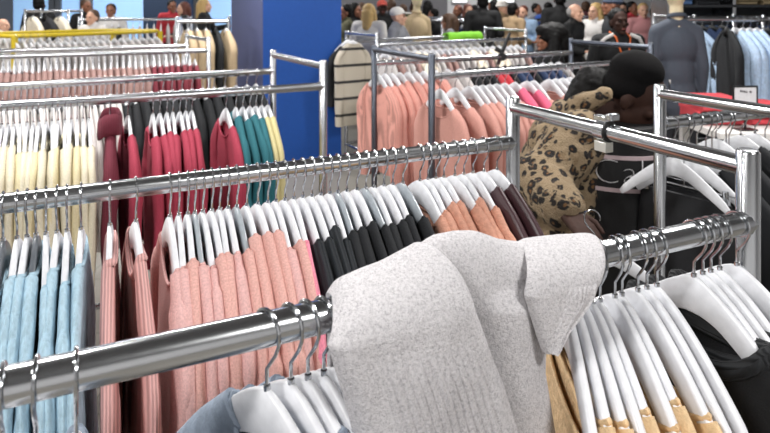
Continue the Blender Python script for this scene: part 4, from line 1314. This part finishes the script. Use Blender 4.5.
# ------------------------------------------------------------------ far racks at the left
YEL = mat('yellow_tube', '#c2a91c', 0.4)
def yellow_rack():
    zr = EYE - 0.30
    a, b, c, d = Vector((-4.06, 6.5)), Vector((-3.0, 8.18)), Vector((-3.85, 8.57)), Vector((-4.9, 7.2))
    pts = []
    def seg(p, q0, n):
        for i in range(n): pts.append(p + (q0 - p) * (i / n))
    def corner(p, q0, r):
        pass
    seg(a, b, 10); seg(b, c, 6); seg(c, d, 10); seg(d, a, 6)
    sm = pts
    for _ in range(2):
        sm = [sm[i - 1] * 0.25 + sm[i] * 0.5 + sm[(i + 1) % len(sm)] * 0.25 for i in range(len(sm))]
    ctr = (a + b + c + d) / 4
    root = empty('round_rack', (ctr.x, ctr.y, 0))
    tag(root, 'yellow looped clothes rack at the far left', 'clothes rack')
    MB().tube([(p.x - ctr.x, p.y - ctr.y, zr) for p in sm], 0.024, 12, closed=True).build('hang_rail', YEL, root)
    for p in (a, b, c, d):
        q0 = p + (ctr - p) * 0.06 - ctr
        MB().tube([(q0.x, q0.y, 0.0), (q0.x, q0.y, zr)], 0.035, 12).build('post', YEL, root)
        MB().cyl((q0.x, q0.y, 0), (q0.x, q0.y, 0.02), 0.08, 16).build('foot', STEEL, root)
    return Rail(a, b, zr, 'near side of yellow rack'), Rail(d, c, zr, 'far side of yellow rack')
Y1R, Y2R = yellow_rack()
row(Y1R, [(x, 'white', 'whitet' if (x // 7) % 4 else 'ash') for x in range(16, 158, 7)], True)
row(Y2R, [(x, 'white', 'whitet') for x in range(4, 118, 9)], True)
I1, I2, rackI = rack((-4.75, 9.3), (-3.2, 9.9), (-5.0, 9.9), (-3.45, 10.5), 'steel clothes rack of pale tops behind the yellow rack', 'rack behind yellow one', STEEL, z=1.45, zt=1.5)
row(I1, [(x, 'white', random.Random(x).choice(['ash', 'whitet', 'dark', 'ash'])) for x in range(84, 188, 7)], True)
J1, J2, rackJ = rack((-5.4, 9.0), (-4.78, 9.05), (-5.45, 9.5), (-4.83, 9.55), 'tall small rack of cream and black jackets at far left', 'small jacket rack', STEEL, z=1.585, zt=1.62)
row(J1, [(33, 'white', 'creamj', dict(yaw=55)), (46, 'black', 'blackj', dict(yaw=60)), (60, 'white', 'creamj', dict(yaw=55))], True)
K1, K2, rackK = rack((-2.15, 6.2), (-1.64, 6.3), (-2.25, 6.6), (-1.74, 6.7), 'rack of tan coats left of the blue column', 'tan coat rack', STEEL, z=1.49, zt=1.54)
row(K1, [(188, 'white', 'tan', dict(yaw=25)), (197, 'white', 'tan', dict(yaw=25)), (206, 'white', 'tan', dict(yaw=20)), (216, 'black', 'dark', dict(yaw=20)), (226, 'white', 'tan', dict(yaw=25))], True)
# pale racks at the far centre and right
L1, L2, rackL = rack((0.95, 10.0), (4.1, 11.0), (0.7, 10.6), (3.85, 11.6), 'long steel rack of white tops far back in the centre', 'far centre rack', STEEL, z=1.42, zt=1.5)
row(L1, [(x, 'white', random.Random(x * 3).choice(['whitet', 'creamj', 'whitet', 'ash', 'navy'])) for x in range(446, 606, 8)], True)

# ------------------------------------------------------------------ right background: denim shelving, hanging denim, pale shirts
SHELF = mat('shelf_dark', '#2b2d31', 0.45)
def shelving():
    cx, cy = 4.5, 7.3
    r = empty('display_shelving', (cx, cy, 0))
    tag(r, 'dark display shelving full of folded denim at the right', 'shelving')
    for z in (0.35, 0.8, 1.25, 1.67, 2.1):
        MB().box((0, 0, z - 0.015), (2.3, 0.45, 0.03)).build('shelf', SHELF, r, smooth=False)
    for x in (-1.15, -0.38, 0.38, 1.15):
        MB().box((x, 0, 1.15), (0.035, 0.45, 2.3)).build('upright', STEEL, r, smooth=False)
    MB().box((0, 0.235, 1.15), (2.3, 0.02, 2.3)).build('back_panel', mat('shelf_back', '#3a3d42', 0.6), r, smooth=False)
    cols = [('indigo', '#2e4268'), ('pale blue', '#8ba4c4'), ('black', '#1d1f24'), ('tan', '#9b8a6c'), ('mid blue', '#4f6c97')]
    rr = random.Random(4)
    FM = MB()
    vs = []
    prof = [(-0.15, 0), (0.13, 0), (0.15, 0.012), (0.15, 0.03), (0.13, 0.042), (-0.15, 0.042)]
    FM.rings([[(x, y, z) for y, z in prof] for x in (-0.13, -0.125, 0.0, 0.125, 0.13)])
    fme = FM.mesh('folded_jeans')
    rows = {0.8: 'second shelf', 1.25: 'third shelf', 1.67: 'fourth shelf'}
    for z, nmz in rows.items():
        for si, x in enumerate((-0.98, -0.66, -0.2, 0.14, 0.6)):
            nl = rr.randint(3, 5)
            cn, cc = rr.choice(cols)
            for q0 in range(nl):
                o = obj('folded_jeans', fme, mat('denim_' + cn.replace(' ', '_'), cc, 0.85, kind='cloth'))
                o.location = (cx + x + rr.uniform(-0.01, 0.01), cy - 0.03 + rr.uniform(-0.01, 0.01), z + 0.0425 * q0)
                o.rotation_euler = (0, 0, pi + rr.uniform(-0.06, 0.06))
                tag(o, 'folded %s jeans, %s up in the %s stack on the %s' % (cn, ordinal(q0 + 1), ordinal(si + 1), nmz), 'jeans', 'folded jeans on the dark shelving')
shelving()
M1, M2, rackM = rack((3.25, 6.3), (4.0, 6.35), (3.2, 6.75), (3.95, 6.8), 'low steel rack of hanging denim before the dark shelving', 'denim rack', STEEL, z=1.52, zt=1.56)
row(M1, [(685, 'white', 'sky', dict(yaw=50)), (692, 'white', 'sky', dict(yaw=50)), (702, 'black', 'navy', dict(yaw=60)), (712, 'black', 'navy', dict(yaw=60)), (722, 'black', 'dark', dict(yaw=50))], True)
N1, N2, rackN = rack((2.5, 5.2), (3.7, 5.05), (2.56, 5.7), (3.76, 5.55), 'steel rack of pale blue shirts at the right edge', 'pale shirt rack', STEEL, z=1.53, zt=1.58)
row(N1, [(727, 'black', 'dark', dict(yaw=6)), (736, 'white', 'sky', dict(yaw=24)), (743, 'white', 'sky', dict(yaw=20)), (750, 'white', 'sky', dict(yaw=24)), (757, 'white', 'sky', dict(yaw=18)), (768, 'black', 'dark', dict(yaw=10)), (775, 'black', 'dark', dict(yaw=10))], True)

# red display table with a small sign
TB = (2.72, 4.0)
tb = empty('display_table', (TB[0], TB[1], 0))
tag(tb, 'white display table piled with red clothes at the right', 'table')
MB().box((0, 0, 0.83), (1.3, 0.6, 0.04)).build('tabletop', W_, tb, smooth=False)
for sx in (-1, 1):
    for sy in (-1, 1):
        MB().box((sx * 0.6, sy * 0.25, 0.405), (0.05, 0.05, 0.81)).build('leg', W_, tb, smooth=False)
REDF = mat('red_jersey', '#c6424b', 0.85, kind='cloth')
FM = MB()
prof = [(-0.14, 0), (0.12, 0), (0.15, 0.015), (0.15, 0.03), (0.12, 0.044), (-0.14, 0.044)]
FM.rings([[(x, y, z) for y, z in prof] for x in (-0.14, -0.135, 0.135, 0.14)])
fme = FM.mesh('folded_shirt')
for i, (x, n) in enumerate(((-0.5, 4), (-0.17, 3), (0.17, 5), (0.5, 4))):
    for q0 in range(n):
        o = obj('folded_shirt', fme, REDF)
        o.location = (TB[0] + x, TB[1] + 0.1, 0.85 + 0.0445 * q0)
        o.rotation_euler = (0, 0, pi + RND.uniform(-0.08, 0.08))
        tag(o, 'folded red top, %s up in the %s stack on the display table' % (ordinal(q0 + 1), ordinal(i + 1)), 'top', 'folded red tops on the display table')
sg = U(745, 95, 3.82)
sr = empty('sign_holder', (sg.x, sg.y, 0.85), radians(4))
tag(sr, 'small white sign in a black frame among the red clothes', 'sign')
zc = sg.z - 0.85
MB().box((0, 0, zc), (0.150, 0.006, 0.104)).build('card', mat('sign_card', '#d5d3d6', 0.5), sr, smooth=False)
fr = MB()
for s in (-1, 1): fr.box((s * 0.078, 0, zc), (0.009, 0.012, 0.118))
for s in (-1, 1): fr.box((0, 0, zc + s * 0.055), (0.15, 0.012, 0.009))
fr.build('frame', BLACKP, sr, smooth=False)
MB().box((0, 0, (zc - 0.06) / 2), (0.012, 0.01, zc - 0.06)).build('stem', BLACKP, sr, smooth=False)
MB().box((0, 0, 0.004), (0.12, 0.08, 0.008)).build('foot', BLACKP, sr, smooth=False)
tx = MB()
for i, w in enumerate((0.009, 0.007, 0.01, 0.006)):
    tx.box((-0.03 + 0.013 * i, -0.004, zc + 0.026 - 0.002 * i), (w, 0.002, 0.014))
tx.box((0.034, -0.004, zc + 0.02), (0.014, 0.002, 0.012))
tx.build('print', mat('sign_print', '#3a3438', 0.6), sr, smooth=False)

# lit white panels on the back wall
for x0, x1 in ((452, 468), (486, 515)):
    a, b = U(x0, 1, Y1 - 0.08), U(x1, 1, Y1 - 0.08)
    r = empty('light_box', ((a.x + b.x) / 2, Y1, 2.0))
    tag(r, 'lit white light box on the back wall, %s of the pair' % ('narrower' if x0 == 452 else 'wider'), 'light box')
    MB().box((0, -0.03, 0), (b.x - a.x, 0.06, 0.5)).build('frame', STEEL, r, smooth=False)
    MB().box((0, -0.063, 0), (b.x - a.x - 0.04, 0.006, 0.46)).build('diffuser', mat('lit_white', '#f4f6f8', 0.4, emit=1.2), r, smooth=False)

# the white hanger the leopard-coat wearer holds
HELD = PROTO['white'].copy(); C.objects.link(HELD)
hk = PROTO['white'].children[0].copy(); C.objects.link(hk); hk.parent = HELD
pp = U(592, 240, 1.66)
HELD.location = (pp.x, pp.y, pp.z + 0.062)
HELD.rotation_euler = (0, radians(8), radians(160))
tag(HELD, 'white hanger held in the right hand of the person in the leopard coat', 'hanger')
